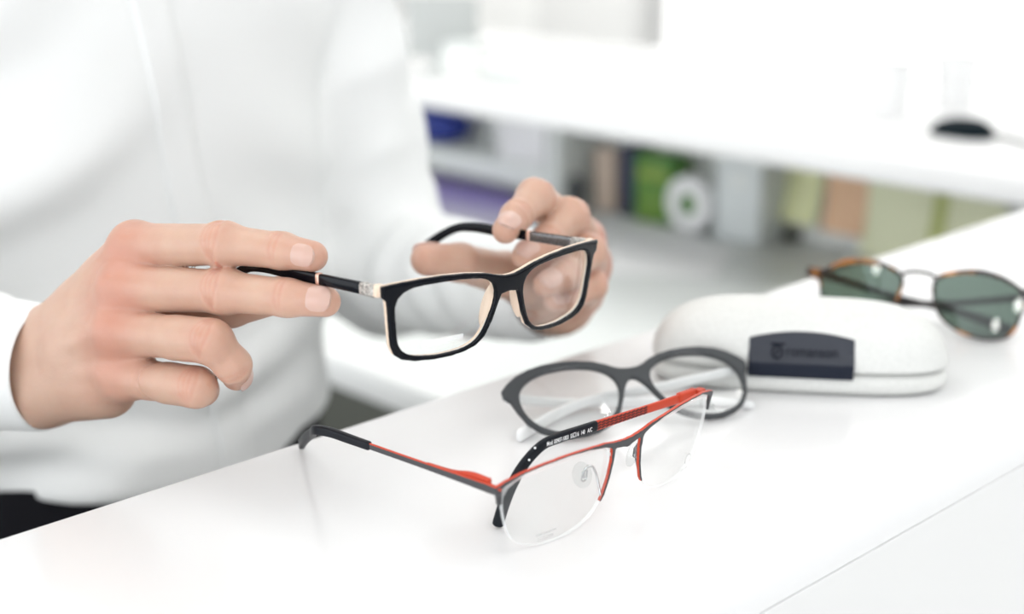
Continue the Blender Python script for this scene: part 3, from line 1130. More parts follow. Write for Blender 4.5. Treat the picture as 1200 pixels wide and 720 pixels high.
    rows = [(*LW(qt - .001), .0024, .0011), (*LW(qt + .008), .0024, .0012), (*LW(qb - .006), .0023, .0013), (*LW(qb + .001, -.0006), .0022, .0013)]
    for q in (.22, .5, .8, 1.0):
        p = bend * (1 - q) + tip * q + np.array([-.0035 * math.sin(q * 3.14), 0, .001 * math.sin(q * 3.14)])
        rows.append((*L(p), .0022 + .0003 * q, .0013))
    tt = sweep('temple_tip', rows, up, M['rubber'], tm, n=48, cap=.8)
    V, Fc = text_data('Mod. 00907-1003  55\u25a116  140   A/C', 1.0, .018)
    w = V[:, 0].max() - V[:, 0].min()
    ln = abs(q_at(691) - q_at(638))
    sc = ln / w
    q0 = q_at(638)
    vw = [L(W(q0 - (v[0] - V[:, 0].min()) * sc) + np.array([0, -.00155, -.0012 + v[1] * sc * 1.55])) for v in V]
    mesh('arm_print', vw, Fc, M['print'], tt, smooth=False)
    for q, dz in ((.06, .0016), (.2, .0012)):
        p = bend * (1 - q) + tip * q + np.array([-.0026, -.0016, dz])
        bm = bmesh.new()
        bmesh.ops.create_uvsphere(bm, u_segments=10, v_segments=6, radius=.0005, matrix=Matrix.Translation(L(p)))
        from_bm('logo_dot', bm, M['print'], tt, smooth=True)


red_glasses()


def grey_glasses():
    G = GREYG
    Rm, t, k = np.array(G['Rm']), np.array(G['t']), G['k']
    ap = [polar_loop(G['c'], G['r'], s) for s in (1, -1)]
    outer = both([(0, 9.3), (2, 8.8), (4.4, 6.3), (6.5, 3), (9, -2.1), (13, -9.5), (19, -15), (26.5, -18.2), (33, -19.2), (41, -18.9), (49, -16.4), (55, -12.8),
                  (60, -6.5), (62.9, 1), (64.6, 7), (67, 9.8), (67.4, 14), (64, 17.2), (58.5, 20.6), (52, 23.0), (44, 24.3), (35, 24.4), (26, 23.5), (18, 21.7),
                  (11.8, 19.1), (8, 16.9), (4.5, 15.6), (0, 15.2)])

    def shape(U, Wd):
        d = poly_sdf(outer, U, Wd)
        for a in ap:
            d = np.maximum(d, -poly_sdf(a, U, Wd))
        return d
    zmin = min((t + Rm @ np.array([p[0], k * p[0] ** 2 + y, p[1]]))[2] for p in outer for y in (-.0018, .0018))
    t[2] += TOP + .0003 - zmin
    r = thing('eyeglasses', 'matte dark grey full rim eyeglasses lying folded behind the red pair', 'eyeglasses', M=pose(Rm, t))
    plate('front', shape, ((-.069, .069), (-.0205, .026)), -.0018, .0018, .0007, .0005, k, M['grey'], r)
    for s in (1, -1):
        lo = ap[0] if s > 0 else ap[1]
        c = lo.mean(0)
        lens_mesh('lens', c + (lo - c) * 1.02, k, .0002, .0016, [M['lens'], M['lens_edge']], r)
    L = lambda p: to_local(Rm, t, p)
    up = Rm.T @ np.array([0, 0, 1.])

    def arm(hinge, pts, nm):
        h = L(hinge)
        rows = [(*h, .0026, .0016)]
        for (px, py, z, hh) in pts:
            rows.append((*L(on_z(px, py, z)), hh, .0015))
        tm = sweep('temple', rows, up, M['whiteclear'], r, n=40, cap=.8)
        tm['label'] = nm
        e = L(on_z(pts[0][0], pts[0][1], pts[0][2]))
        q = h * .93 + e * .07
        sweep('hinge', [(*(h + (h - q) * .6), .0016, .0016), (*q, .0016, .0018)], up, M['steel'], tm, n=4)
        return tm
    hr = t + Rm @ np.array([.064, k * .064 ** 2 + .004, .0125])
    hl = t + Rm @ np.array([-.064, k * .064 ** 2 + .004, .0125])
    arm(hr, [(768, 455, TOP + .0075, .0026), (705, 466, TOP + .006, .0027), (668, 478, TOP + .0048, .0030), (640, 492, TOP + .0042, .0034), (610, 510, TOP + .0036, .0034)], 'milky white folded arm, tip out to the left')
    arm(hl, [(660, 472, TOP + .0045, .0024), (740, 471, TOP + .0040, .0025), (812, 470, TOP + .0034, .0024), (845, 471, TOP + .0028, .0022), (880, 475, TOP + .0024, .0020)], 'milky white folded arm, tip out to the right')


grey_glasses()


def sunglasses():
    G = SUNG
    Rm, t, k = np.array(G['Rm']), np.array(G['t']), G['k']
    ap = [polar_loop(G['c'], G['r'], s) for s in (1, -1)]
    n = 96
    tt = -math.pi + 2 * math.pi * np.arange(n) / n
    extra = 1.9 + 1.7 * np.clip(np.sin(tt), 0, 1) + .5 * np.clip(-np.sin(tt) - .5, 0, 1)

    def off(loop, s):
        c = loop.mean(0)
        v = loop - c
        ln = np.linalg.norm(v, axis=1)
        e = extra if s > 0 else extra[::-1]
        return c + v * ((ln + e * MM) / ln)[:, None]
    ou = [off(ap[0], 1), off(ap[1], -1)]
    ends = [np.array([(54, 14.0), (60, 14.5), (69, 14.8), (70, 9.0), (61, 7.0), (55, 5)]) * MM * [s, 1] for s in (1, -1)]

    def shape(U, Wd):
        d = np.minimum(poly_sdf(ou[0], U, Wd), poly_sdf(ou[1], U, Wd))
        for e in ends:
            d = smin(d, poly_sdf(e, U, Wd), .002)
        for a in ap:
            d = np.maximum(d, -poly_sdf(a, U, Wd))
        return d
    zmin = min((t + Rm @ np.array([p[0], k * p[0] ** 2 + y, p[1]]))[2] for o in ou for p in o for y in (-.0015, .0015))
    t[2] += TOP + .0003 - zmin
    r = thing('sunglasses', 'tortoiseshell sunglasses with green grey lenses standing behind the case', 'sunglasses', M=pose(Rm, t))
    plate('front', shape, ((-.072, .072), (-.021, .027)), -.0017, .0017, .0006, .0006, k, M['tort'], r)
    for s in (1, -1):
        lo = ap[0] if s > 0 else ap[1]
        c = lo.mean(0)
        lens_mesh('lens', c + (lo - c) * 1.02, k, .0, .0018, [M['tint'], M['tint']], r, sag=1.2)
    tube('bridge', [(-.0105, .0002, .0158), (-.006, .0004, .0178), (0, .0005, .0184), (.006, .0004, .0178), (.0105, .0002, .0158)], .0011, M['darkmetal'], r)
    L = lambda p: to_local(Rm, t, p)
    up = Rm.T @ np.array([0, 0, 1.])
    for s, ya, zt in ((1, .013, -.0035), (-1, .019, -.001)):
        h = np.array([s * .0675, k * .0675 ** 2 + .003, .0115])
        y = lambda q: k * .0675 ** 2 * 0 + ya + .010
        rows = [(*h, .0024, .0017), (s * .064, h[1] + .006, .0108, .0025, .0016), (s * .05, y(0) + .004, .0075, .0022, .0014), (s * .01, y(0), .000, .0021, .0014),
                (-s * .02, y(0) - .001, -.0035, .0024, .0015), (-s * .034, y(0) - .001, -.0065, .0030, .0016), (-s * .052, y(0), -.0115, .0033, .0016)]
        tm = sweep('temple', rows, (0, 0, 1), M['darkmetal'] if s > 0 else M['rubber'], r, n=48)
        sweep('hinge', [(s * .0672, h[1] - .001, .0115, .0015, .0012), (s * .0655, h[1] + .004, .0112, .0015, .0012)], (0, 0, 1), M['steel'], tm, n=4)
    return Rm, t, k


SUN = sunglasses()


def glasses_case():
    a, b = on_z(778, 455), on_z(1090, 470)
    d = (b - a) / np.linalg.norm(b - a)
    nb = np.array([-d[1], d[0], 0])
    if nb @ FW < 0:
        nb = -nb
    HL, HW = .0790, .0300
    c = (a + b) / 2 + nb * .0275 + d * .002
    ang = math.atan2(d[1], d[0])
    r = thing('glasses_case', 'off white hard glasses case with a navy patch, in front of the sunglasses', 'glasses case', (c[0], c[1], TOP + .0003))
    r.rotation_euler = (0, 0, ang)
    ZS, ZH = .0125, .0315
    h = .0012

    def foot(f, g=0.):
        return (np.abs(f.X) / (HL + g)) ** 4.0 + (np.abs(f.Y) / (HW + g)) ** 2.6

    def lidF(f, g=0.):
        q = foot(f, g) + (np.clip(f.Z - ZS + .004, 0, 1) / (ZH + .004 + g)) ** 2.3
        return ((q ** (1 / 2.7)) - 1) * (HW + g) * .8
    f = Field((-.085, -.036, -.003), (.085, .036, .05), h)
    F = smax(lidF(f).astype(np.float32), (ZS + .0003 - f.Z) + 0 * lidF(f).astype(np.float32), .0015)
    V, Q = nets(F, f.lo, h)
    lid = fast_mesh('lid', relax(V, Q, 1, .4), Q, M['case'], r)
    tr = ((foot(f, -.0006) ** (1 / 2.9)) - 1) * HW * .9
    F = smax((tr + 0 * f.Z).astype(np.float32), (np.abs(f.Z - ZS / 2 + .0002) - ZS / 2 + 0 * tr).astype(np.float32), .006)
    V, Q = nets(F, f.lo, h)
    fast_mesh('tray', relax(V, Q, 1, .4), Q, M['case'], r)
    # navy patch wrapped over the front of the lid
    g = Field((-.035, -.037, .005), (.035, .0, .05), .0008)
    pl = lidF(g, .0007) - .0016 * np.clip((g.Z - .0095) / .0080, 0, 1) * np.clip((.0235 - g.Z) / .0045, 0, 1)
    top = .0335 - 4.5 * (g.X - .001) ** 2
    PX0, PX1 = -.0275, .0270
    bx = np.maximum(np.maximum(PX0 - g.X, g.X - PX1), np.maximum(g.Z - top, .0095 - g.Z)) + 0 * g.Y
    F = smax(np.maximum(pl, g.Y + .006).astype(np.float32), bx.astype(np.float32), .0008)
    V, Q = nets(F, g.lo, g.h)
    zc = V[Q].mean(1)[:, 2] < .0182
    pa = fast_mesh('patch', V, Q, [M['navy'], mat('navy_painted_shade', (.007, .011, .024), .45, spec=.25)], r, mi=zc)  # lower part darker: shade of the lid's curve put into the colour

    def ysurf(x, z):
        q = 1 - (abs(x) / (HL + .0007)) ** 4.0 - (max(z - ZS + .004, 0) / (ZH + .0047)) ** 2.3
        return -(HW + .0007) * max(q, .01) ** (1 / 2.6) - .0006 - .0022 * min(1, max(0, (.0245 - z) / .0045))
    V, Fc = text_data('romanson', 1.0)
    sc = .0265 / V[:, 0].max()
    mesh('embossed_lettering', [(-.0085 + v[0] * sc, ysurf(-.0085 + v[0] * sc, .0222 + v[1] * sc), .0222 + v[1] * sc) for v in V], Fc, M['emboss'], pa, smooth=False)
    vv, ff = [], []
    n = 28
    for i in range(n):
        aa = 2 * math.pi * i / n
        for q in (.0021, .0030):
            x, z = -.0128 + q * math.cos(aa), .0236 + q * math.sin(aa) * 1.1
            vv.append((x, ysurf(x, z), z))
    for i in range(n):
        j = (i + 1) % n
        ff.append((2 * i, 2 * i + 1, 2 * j + 1, 2 * j))
    m0 = len(vv)
    for x, z in ((-.0160, .0268), (-.0090, .0268), (-.0090, .0280), (-.0160, .0280)):
        vv.append((x, ysurf(x, z), z))
    ff.append((m0, m0 + 1, m0 + 2, m0 + 3))
    m0 = len(vv)
    for x, z in ((-.0139, .0226), (-.0130, .0222), (-.0116, .0246), (-.0125, .0250)):
        vv.append((x, ysurf(x, z), z))
    ff.append((m0, m0 + 1, m0 + 2, m0 + 3))
    mesh('embossed_emblem', vv, ff, M['emboss'], pa, smooth=False)


glasses_case()

# ================================================================== the person
PIECES_V, PIECES_Q, PIECES_A = [], [], []
NAILS = []


def unit(v):
    v = np.array(v, float)
    return v / np.linalg.norm(v)


def hand(J, rad, wrist, uln, elbow, dorsal, h=.00085, thumb_r=(.0135, .0115, .0098, .0082), wr=.0172, wo=.0095):
    """one hand: J = finger chains (MCP,PIP,DIP,TIP) in world space, thumb (CMC,MCP,IP,TIP)"""
    allp = np.array([p for c in J.values() for p in c] + [wrist])
    fdir = unit(elbow - wrist)
    stub = wrist + fdir * .055
    allp = np.vstack([allp, stub])
    f = Field(allp.min(0) - .032, allp.max(0) + .032, h)
    order = ['index', 'middle', 'ring', 'pinky']
    # palm
    pal = None

    def add(d, k):
        nonlocal pal
        pal = d if pal is None else smin(pal, d, k)
    for n_, o in zip(order, (-1, -.35, .35, 1)):
        m = J[n_][0]
        w = wrist + uln * o * wo * 1.2
        add(f.cone(w, m - dorsal * .001, .0145, rad[n_][0] * 1.02), .012)
    for a, b in zip(order[:-1], order[1:]):
        add(f.cone(J[a][0] - dorsal * .003, J[b][0] - dorsal * .003, .0085, .0085), .008)
        ma = (J[a][0] + wrist) / 2 - dorsal * .004
        mb = (J[b][0] + wrist) / 2 - dorsal * .004
        add(f.cone(ma, mb, .0125, .0125), .010)
    th = J['thumb']
    add(f.cone(th[0], th[1], thumb_r[0], thumb_r[1]), .014)
    add(f.cone(wrist - uln * wo, th[0], .015, thumb_r[0]), .014)
    add(f.cone(th[1] * .6 + th[0] * .4, J['index'][0] * .75 + wrist * .25 - dorsal * .006, .0085, .009), .012)
    for o in (-1, 0, 1):
        add(f.cone(wrist + uln * o * wo, stub + uln * o * wo * .9, wr, wr * 1.06), .008)
    # heel of the hand on the little-finger side
    add(f.cone(wrist + uln * wo * .8, J['pinky'][0] * .75 + wrist * .25 + uln * .006 - dorsal * .008, .014, .012), .012)
    # tendons
    for n_, o in zip(order, (-.5, -.15, .2, .5)):
        m = J[n_][0]
        a = m + dorsal * (rad[n_][0] - .0020)
        b = wrist + uln * o * wo * 1.3 + dorsal * (wr - .0020)
        add(f.cone(a, b, .0022, .0018), .005)
    chains = []
    for n_ in order:
        c = J[n_]
        r = rad[n_]
        d = f.cone(c[0], c[1], r[0] * .97, r[1])
        # proximal pad and waist
        d = smin(d, f.cone(c[1], c[2], r[1] * .96, r[2]), .003)
        d = smin(d, f.cone(c[2], c[3], r[2] * .98, r[3]), .003)
        # knuckle bulge
        if n_ in ('index', 'middle'):
            d = smin(d, f.ball(c[1] + dorsal * .0010, r[1] * .93), .006)
        else:
            d = smin(d, f.cone(c[0] * .35 + c[1] * .65, c[1], r[1] * .98, r[1] * .95), .004)
        # creases across the back of the middle and end joints
        for q, (p0, p1), lines, dep in ((c[1], (c[0], c[2]), (-.0042, -.0016, .0008, .0036), .00085), (c[2], (c[1], c[3]), (-.0014, .0012), .0007)):
            ax = unit(p1 - p0)
            px, py, pz = f.X - q[0], f.Y - q[1], f.Z - q[2]
            al = px * ax[0] + py * ax[1] + pz * ax[2]
            dr = unit(dorsal - ax * (dorsal @ ax))
            dd = px * dr[0] + py * dr[1] + pz * dr[2]
            sd = np.cross(ax, dr)
            ss = px * sd[0] + py * sd[1] + pz * sd[2]
            msk = np.clip(dd / .004 - .6, 0, 1) * np.clip(1.15 - np.abs(al) / .007, 0, 1)
            g = 0
            for l in lines:
                bow = l * (1 - (ss / .010) ** 2)
                g = g + np.exp(-((al - bow) / .00085) ** 2)
            d = d + (dep * g * msk).astype(np.float32)
        chains.append(d)
    t = f.cone(th[1], th[2], thumb_r[1], thumb_r[2])
    t = smin(t, f.cone(th[2], th[3], thumb_r[2], thumb_r[3]), .003)
    chains.append(t)
    F = pal
    out = None
    for i, d in enumerate(chains):
        out = d if out is None else smin(out, d, .0012)
    # webs between neighbouring fingers
    for a, b in zip(order[:-1], order[1:]):
        pa = J[a][0] * .80 + J[a][1] * .20 - dorsal * .004
        pb = J[b][0] * .80 + J[b][1] * .20 - dorsal * .004
        F = smin(F, f.cone(pa, pb, .0052, .0052), .006)
    F = smin(F, out, .0055)
    V, Q = nets(F.astype(np.float32), f.lo, h)
    V = relax(V, Q, 1, .35)
    A = np.zeros(len(V))
    for n_ in order:
        for i, (amp, s) in enumerate(((.40, .013), (.24, .007), (.16, .006), (.30, .007))):
            e = ((V - (J[n_][i] + dorsal * rad[n_][i] * .6)) ** 2).sum(1)
            A += amp * np.exp(-e / (2 * s * s))
    for n_ in order:                                   # the folds of skin over the joints
        c = J[n_]
        for q, (p0, p1), lines in ((c[1], (c[0], c[2]), (-.0042, -.0016, .0008, .0036)), (c[2], (c[1], c[3]), (-.0014, .0012))):
            ax = unit(p1 - p0)
            dr = unit(dorsal - ax * (dorsal @ ax))
            P = V - q
            al, dd, ss = P @ ax, P @ dr, P @ np.cross(ax, dr)
            near = (np.linalg.norm(P, axis=1) < .014) * np.clip(dd / .004 - .6, 0, 1)
            for l in lines:
                A += .20 * np.exp(-((al - l * (1 - (ss / .010) ** 2)) / .0008) ** 2) * near
    A += .25 * np.exp(-((V - th[3]) ** 2).sum(1) / (2 * .009 ** 2))
    PIECES_V.append(V)
    PIECES_Q.append(Q)
    PIECES_A.append(np.clip(A, 0, .8))
    return V


def nail(tip, dip, dors, r, ln=.0105, wid=46):
    NAILS.append((np.array(tip), np.array(dip), np.array(dors), r, ln, wid))


W_R = at(52, 433, .697)
E_R = np.array([.165, .88, 1.075])
W_L = at(655, 338, .855)
E_L = at(454, 316, 1.08)
RADS = dict(index=(.0106, .0090, .0078, .0066), middle=(.0110, .0093, .0080, .0066), ring=(.0105, .0090, .0078, .0064), pinky=(.0098, .0083, .0070, .0058))


def right_hand():
    J = dict(
        index=[at(157, 288.5, .647), at(262, 286.5, .615), at(330, 294, .606), at(366, 300.5, .5985)],
        middle=[at(146, 338, .641), at(262, 341.5, .614), at(336, 349, .6005), at(381, 353.5, .596)],
        ring=[at(140, 389, .640), at(247, 400, .608), at(273, 428, .613), at(277, 441, .625)],
        pinky=[at(143, 441, .646), at(230, 454, .616), at(237, 457, .634), at(226, 455, .650)],
        thumb=[at(92, 395, .700), at(180, 366, .672), at(270, 358, .642), at(330, 345, .626)])
    dors = unit(-FW * .92 + UP * .30 - RT * .18)
    uln = unit(at(60, 460, .70) - at(60, 400, .70))
    hand(J, RADS, W_R, uln, E_R, dors, wr=.0170, wo=.0098)
    nail(J['index'][3], J['index'][2], unit(-FW * .95 - UP * .10 + RT * .28), .0066, .0100, 38)
    nail(J['middle'][3], J['middle'][2], unit(-FW * .92 + UP * .12 + RT * .20), .0066, .0098)
    nail(J['ring'][3], J['ring'][2], unit(RT * .8 - UP * .4 + FW * .1), .0064)
    nail(J['pinky'][3], J['pinky'][2], unit(-UP * .7 + RT * .5 + FW * .2), .0058, .009)
    nail(J['thumb'][3], J['thumb'][2], unit(FW * .8 - UP * .5), .0082, .012)


def left_hand():
    J = dict(
        index=[at(664, 262, .782), at(627, 232, .722), at(605, 254, .704), at(592.5, 270, .6905)],
        middle=[at(684, 282, .788), at(667, 254, .734), at(641, 282, .716), at(615, 300, .708)],
        ring=[at(692, 312, .793), at(690, 294, .740), at(664, 322, .722), at(640, 334, .714)],
        pinky=[at(684, 345, .798), at(693, 334, .752), at(668, 350, .738), at(650, 352, .732)],
        thumb=[at(640, 342, .815), at(592, 322, .762), at(540, 308, .728), at(500, 304.5, .717)])
    dors = unit(-FW * .35 + UP * .55 + RT * .75)
    uln = unit(at(640, 380, .86) - at(640, 300, .86))
    hand(J, RADS, W_L, uln, E_L, dors)
    nail(J['index'][3], J['index'][2], unit(-FW * .86 + UP * .38 + RT * .05), .0066, .0112)
    nail(J['middle'][3], J['middle'][2], unit(-FW * .8 + UP * .55), .0066)
    nail(J['ring'][3], J['ring'][2], unit(-FW * .75 + UP * .5 + RT * .2), .0064)
    nail(J['pinky'][3], J['pinky'][2], unit(-FW * .7 + UP * .4 + RT * .3), .0058, .009)
    nail(J['thumb'][3], J['thumb'][2], unit(UP * .75 + FW * .5), .0082, .012)


CX, CY = .452, .885
SH_L, SH_R = np.array([.625, .89, 1.345]), np.array([.272, .89, 1.345])


def coarse_body():
    h = .006
    f = Field((.02, .62, -.0), (.88, 1.08, 1.78), .009)
    d = f.ball((CX, .868, 1.605), .098, (.79, .98, 1.12))
    d = smin(d, f.ball((CX, .832, 1.545), .068, (.86, .92, .92)), .03)
    d = smin(d, f.cone((CX, .885, 1.38), (CX, .872, 1.53), .058, .053), .03)
    for s in (-1, 1):
        d = smin(d, f.cone((CX + s * .02, CY, 1.385), (CX + s * .15, CY + .005, 1.34), .05, .05), .04)
    d = smin(d, f.cone((CX, CY, .95), (CX, CY, 1.28), .095, .095), .05)
    for S_, E_, W_ in ((SH_L, E_L, W_L), (SH_R, E_R, W_R)):
        d = smin(d, f.cone(S_, E_, .048, .038), .03)
        d = smin(d, f.cone(E_, E_ + (W_ - E_) * .80, .037, .021), .02)
    for s in (-1, 1):
        hip = (CX + s * .085, CY, .90)
        kn = (CX + s * .09, CY - .01, .48)
        an = (CX + s * .09, CY + .01, .10)
        d = smin(d, f.cone(hip, kn, .075, .050), .03)
        d = smin(d, f.cone(kn, an, .050, .034), .02)
    V, Q = nets(d.astype(np.float32), f.lo, f.h)
    # finer head features as their own grid, blended over the coarse one
    g = Field((CX - .12, .70, 1.44), (CX + .12, 1.0, 1.76), .0035)
    e = g.ball((CX, .868, 1.605), .098, (.79, .98, 1.12))
    e = smin(e, g.ball((CX, .832, 1.545), .068, (.86, .92, .92)), .03)
    e = smin(e, g.cone((CX, .885, 1.38), (CX, .872, 1.53), .058, .053), .03)
    e = smin(e, g.cone((CX, .779, 1.615), (CX, .757, 1.582), .007, .0125), .012)
    for s in (-1, 1):
        e = smin(e, g.ball((CX + s * .012, .770, 1.578), .008), .008)
        e = smin(e, g.cone((CX + s * .014, .784, 1.636), (CX + s * .045, .797, 1.637), .008, .006), .012)
        e = smax(e, -g.ball((CX + s * .031, .772, 1.616), .014), .014)
        ec = (CX + s * .031, .7945, 1.614)
        lid = g.ball(ec, .0137)
        lid = np.maximum(lid, -np.maximum((g.Z - 1.6135) + (g.Y - .79) * .2, 1.6095 - g.Z) * 0 + np.where((g.Z < 1.6150) & (g.Z > 1.6085), .01, -1.) + 0 * g.X)
        e = smin(e, lid.astype(np.float32), .002)
        e = smin(e, g.ball((CX + s * .078, .885, 1.598), .030, (.28, .62, 1.0)), .006)
    e = smin(e, g.cone((CX - .019, .773, 1.5485), (CX + .019, .773, 1.5485), .0055, .0055), .006)
    e = smin(e, g.cone((CX - .016, .775, 1.539), (CX + .016, .775, 1.539), .0062, .0062), .004)
    e = smin(e, g.ball((CX, .775, 1.508), .018), .02)
    V2, Q2 = nets(e.astype(np.float32), g.lo, g.h)
    keep = ~((V[Q][:, :, 2].mean(1) > 1.452))
    Q = Q[keep]
    PIECES_V.extend([V, V2])
    PIECES_Q.extend([Q, Q2])
    lip = np.exp(-((V2[:, 0] - CX) / .020) ** 4 - ((V2[:, 2] - 1.544) / .009) ** 4) * (V2[:, 1] < .79) * .8
    PIECES_A.extend([np.zeros(len(V)), lip])


def torso(f):
    zs = [.84, .92, 1.00, 1.10, 1.22, 1.30, 1.36, 1.395, 1.43]
    aa = [.160, .168, .169, .172, .182, .182, .150, .085, .062]
    bb = [.110, .117, .118, .117, .118, .112, .088, .072, .064]
    a = np.interp(f.Z, zs, aa)
    b = np.interp(f.Z, zs, bb)
    q = ((np.abs(f.X - CX) / a) ** 2.3 + (np.abs(f.Y - CY) / b) ** 2.3) ** (1 / 2.3)
    return ((q - 1) * .11).astype(np.float32)


def person():
    r = thing('person', 'person in a white shirt behind the counter holding the black eyeglasses in both hands', 'person', (CX, CY, 0))
    T = np.array(r.location)
    right_hand()
    left_hand()
    coarse_body()
    off, Qs = 0, []
    for V, Q in zip(PIECES_V, PIECES_Q):
        Qs.append(Q + off)
        off += len(V)
    body = fast_mesh('body', np.vstack(PIECES_V) - T, np.vstack(Qs), M['skin'], r, attr=np.concatenate(PIECES_A))
    for tip, dip, dors, rd, ln, wid in NAILS:
        ax = unit(tip - dip)
        dr = unit(dors - ax * (dors @ ax))
        sd = np.cross(ax, dr)
        nu, nv = 12, 12
        V, Fc = [], []
        for lay, dl in ((0, .00055), (1, -.0012)):
            for i in range(nu + 1):
                u = -1 + 2 * i / nu
                for j in range(nv + 1):
                    v = j / nv
                    # rounded nail outline
                    w = wid * (1 - .30 * max(0, (.25 - v) / .25) ** 2 - .42 * max(0, (v - .80) / .20) ** 2)
                    ang = R(w) * u
                    s = -ln * .58 + ln * v + ln * .06 * (1 - u * u) * (v - .3)
                    rr = rd * (1.0 + .04 * (1 - v)) + dl + .0004 * math.sin(v * 3.14)
                    rr -= .0009 * max(0, v - .62) / .38
                    V.append(tip + ax * s + (dr * math.cos(ang) + sd * math.sin(ang)) * rr - T)
        m = (nu + 1) * (nv + 1)
        g = lambda l, i, j: l * m + i * (nv + 1) + j
        for i in range(nu):
            for j in range(nv):
                Fc.append((g(0, i, j), g(0, i + 1, j), g(0, i + 1, j + 1), g(0, i, j + 1)))
                Fc.append((g(1, i, j), g(1, i, j + 1), g(1, i + 1, j + 1), g(1, i + 1, j)))
        for i in range(nu):
            for j in (0, nv):
                Fc.append((g(0, i, j), g(0, i + 1, j), g(1, i + 1, j), g(1, i, j)))
        for j in range(nv):
            for i in (0, nu):
                Fc.append((g(0, i, j), g(0, i, j + 1), g(1, i, j + 1), g(1, i, j)))
        o = mesh('fingernail', V, Fc, M['nail'], body)
        bm = bmesh.new()
        bm.from_mesh(o.data)
        bmesh.ops.recalc_face_normals(bm, faces=bm.faces)
        bm.to_mesh(o.data)
        bm.free()
        o.data.set_sharp_from_angle(angle=R(60))
    # ---- eyes
    for s in (-1, 1):
        bm = bmesh.new()
        bmesh.ops.create_uvsphere(bm, u_segments=20, v_segments=12, radius=.0118, matrix=Matrix.Translation((CX + s * .031 - T[0], .7945 - T[1], 1.614)))
        e = from_bm('eye', bm, M['eye'], body, smooth=True)
        bm = bmesh.new()
        bmesh.ops.create_uvsphere(bm, u_segments=16, v_segments=8, radius=.0058, matrix=Matrix.Translation((CX + s * .031 - T[0], .7878 - T[1], 1.610)))
        from_bm('iris', bm, M['hair'], e, smooth=True)
        P = [(CX + s * q - T[0], .7835 + .9 * abs(q - .03) ** 1.1 * .45 - T[1], 1.6375 + .003 * math.sin((q - .014) / .034 * 3.14)) for q in (.014, .022, .030, .040, .048)]
        sweep('eyebrow', [(*p, w_, .0012) for p, w_ in zip(P, (.0030, .0032, .0028, .0020, .0010))], (0, 0, 1), M['hair'], body, n=14, seg=8, sq=2)
    # ---- hair
    g = Field((CX - .12, .74, 1.48), (CX + .12, 1.02, 1.78), .004)
    e = g.ball((CX, .874, 1.616), .110, (.80, .98, 1.10))
    cut = np.where(g.Y < .872, 1.655 - g.Z - (g.Y - .80) * .55, 1.655 - g.Z - .0396 - (g.Y - .872) * 2.6) + .004 * np.sin(g.X * 130)
    e = e - (.0035 * np.sin(g.X * 260 + g.Z * 60) * np.sin(g.Y * 90 + g.X * 40)).astype(np.float32)
    e = smax(e, cut.astype(np.float32), .012)
    e = smax(e, -(g.ball((CX, .80, 1.58), .076, (1, 1, 1))), .01)
    V, Q = nets(e.astype(np.float32), g.lo, g.h)
    fast_mesh('hair', V - T, Q, M['hair'], r)
    # ---- shirt
    f = Field((.04, .585, .880), (.82, 1.06, 1.465), .0045)
    x, y, z = f.X, f.Y, f.Z
    d = torso(f)
    # cloth folds on the body: long sagging swags low down, soft diagonals across the chest
    lowm = np.clip((1.06 - z) / .14, 0, 1)
    ph = (z + .10 * (x - CX) - .9 * (x - CX) ** 2 + .010 * np.sin(x * 31)) * 2 * math.pi / .052
    sw = np.sin(ph) * .0085 * lowm * np.clip((z - .945) / .03, 0, 1) * np.clip((.60 - x) / .10, 0, 1)
    dg = (z * .80 - (x - CX) * .55 + .012 * np.sin(x * 19 + z * 11)) * 2 * math.pi / .105
    ds = (np.sin(dg) * .0065 + np.sin(dg * 2.3 + 1) * .0010) * np.clip((CX - x + .03) / .10, 0, 1) * np.clip((1.30 - z) / .15, 0, 1)
    dh = (z * .92 + (x - CX) * .45 + .010 * np.sin(z * 23)) * 2 * math.pi / .09
    dr_ = np.sin(dh) * .0020 * np.clip((x - CX - .02) / .06, 0, 1)
    d = d - ((sw + ds + dr_) * (y < CY + .02)).astype(np.float32)
    for sg in (-1, 1):                                   # shoulder yoke
        d = smin(d, f.cone((CX + sg * .03, CY + .004, 1.392), (CX + sg * .168, CY + .006, 1.352), .062, .060), .03)

    def sleeve(S_, E_, W_, seed):
        a = smin(f.cone(S_, E_, .062, .046), f.cone(E_, E_ + (W_ - E_) * .86, .045, .036), .02)
        for (p, q, amp, per, lo, hi) in ((S_, E_, .0026, .060, .25, 1.05), (E_, W_, .0030, .048, -.1, .8)):
            ax = q - p
            L = np.linalg.norm(ax)
            ax = ax / L
            t = ((x - p[0]) * ax[0] + (y - p[1]) * ax[1] + (z - p[2]) * ax[2])
            n1 = unit(np.cross(ax, (0.3, 1, .2)))
            n2 = np.cross(ax, n1)
            s1 = (x - p[0]) * n1[0] + (y - p[1]) * n1[1] + (z - p[2]) * n1[2]
            s2 = (x - p[0]) * n2[0] + (y - p[1]) * n2[1] + (z - p[2]) * n2[2]
            m = np.clip((t / L - lo) / .12, 0, 1) * np.clip((hi - t / L) / .12, 0, 1)
            w = np.sin((t + s1 * .45 - s2 * .25 + .008 * np.sin(s1 * 60 + seed)) * 2 * math.pi / per + seed)
            a = a - (amp * (w + .4 * np.sin(w * 2 + s2 * 80)) * m).astype(np.float32)
        return a
    d = smin(d, sleeve(SH_R, E_R, W_R, .7), .018)
    d = smin(d, sleeve(SH_L, E_L, W_L, 2.1), .014)
    hem = .939 - .040 * np.clip((x - .34) / .20, 0, 1) + .032 * np.clip((x - .50) / .05, 0, 1)
    d = smax(d, (hem - z + .0 * y).astype(np.float32), .012)
    d = smax(d, -f.cone((CX, CY - .01, 1.40), (CX, CY - .012, 1.60), .060, .062), .004)
    V, Q = nets(d.astype(np.float32), f.lo, f.h)
    V = relax(V, Q, 2, .4)
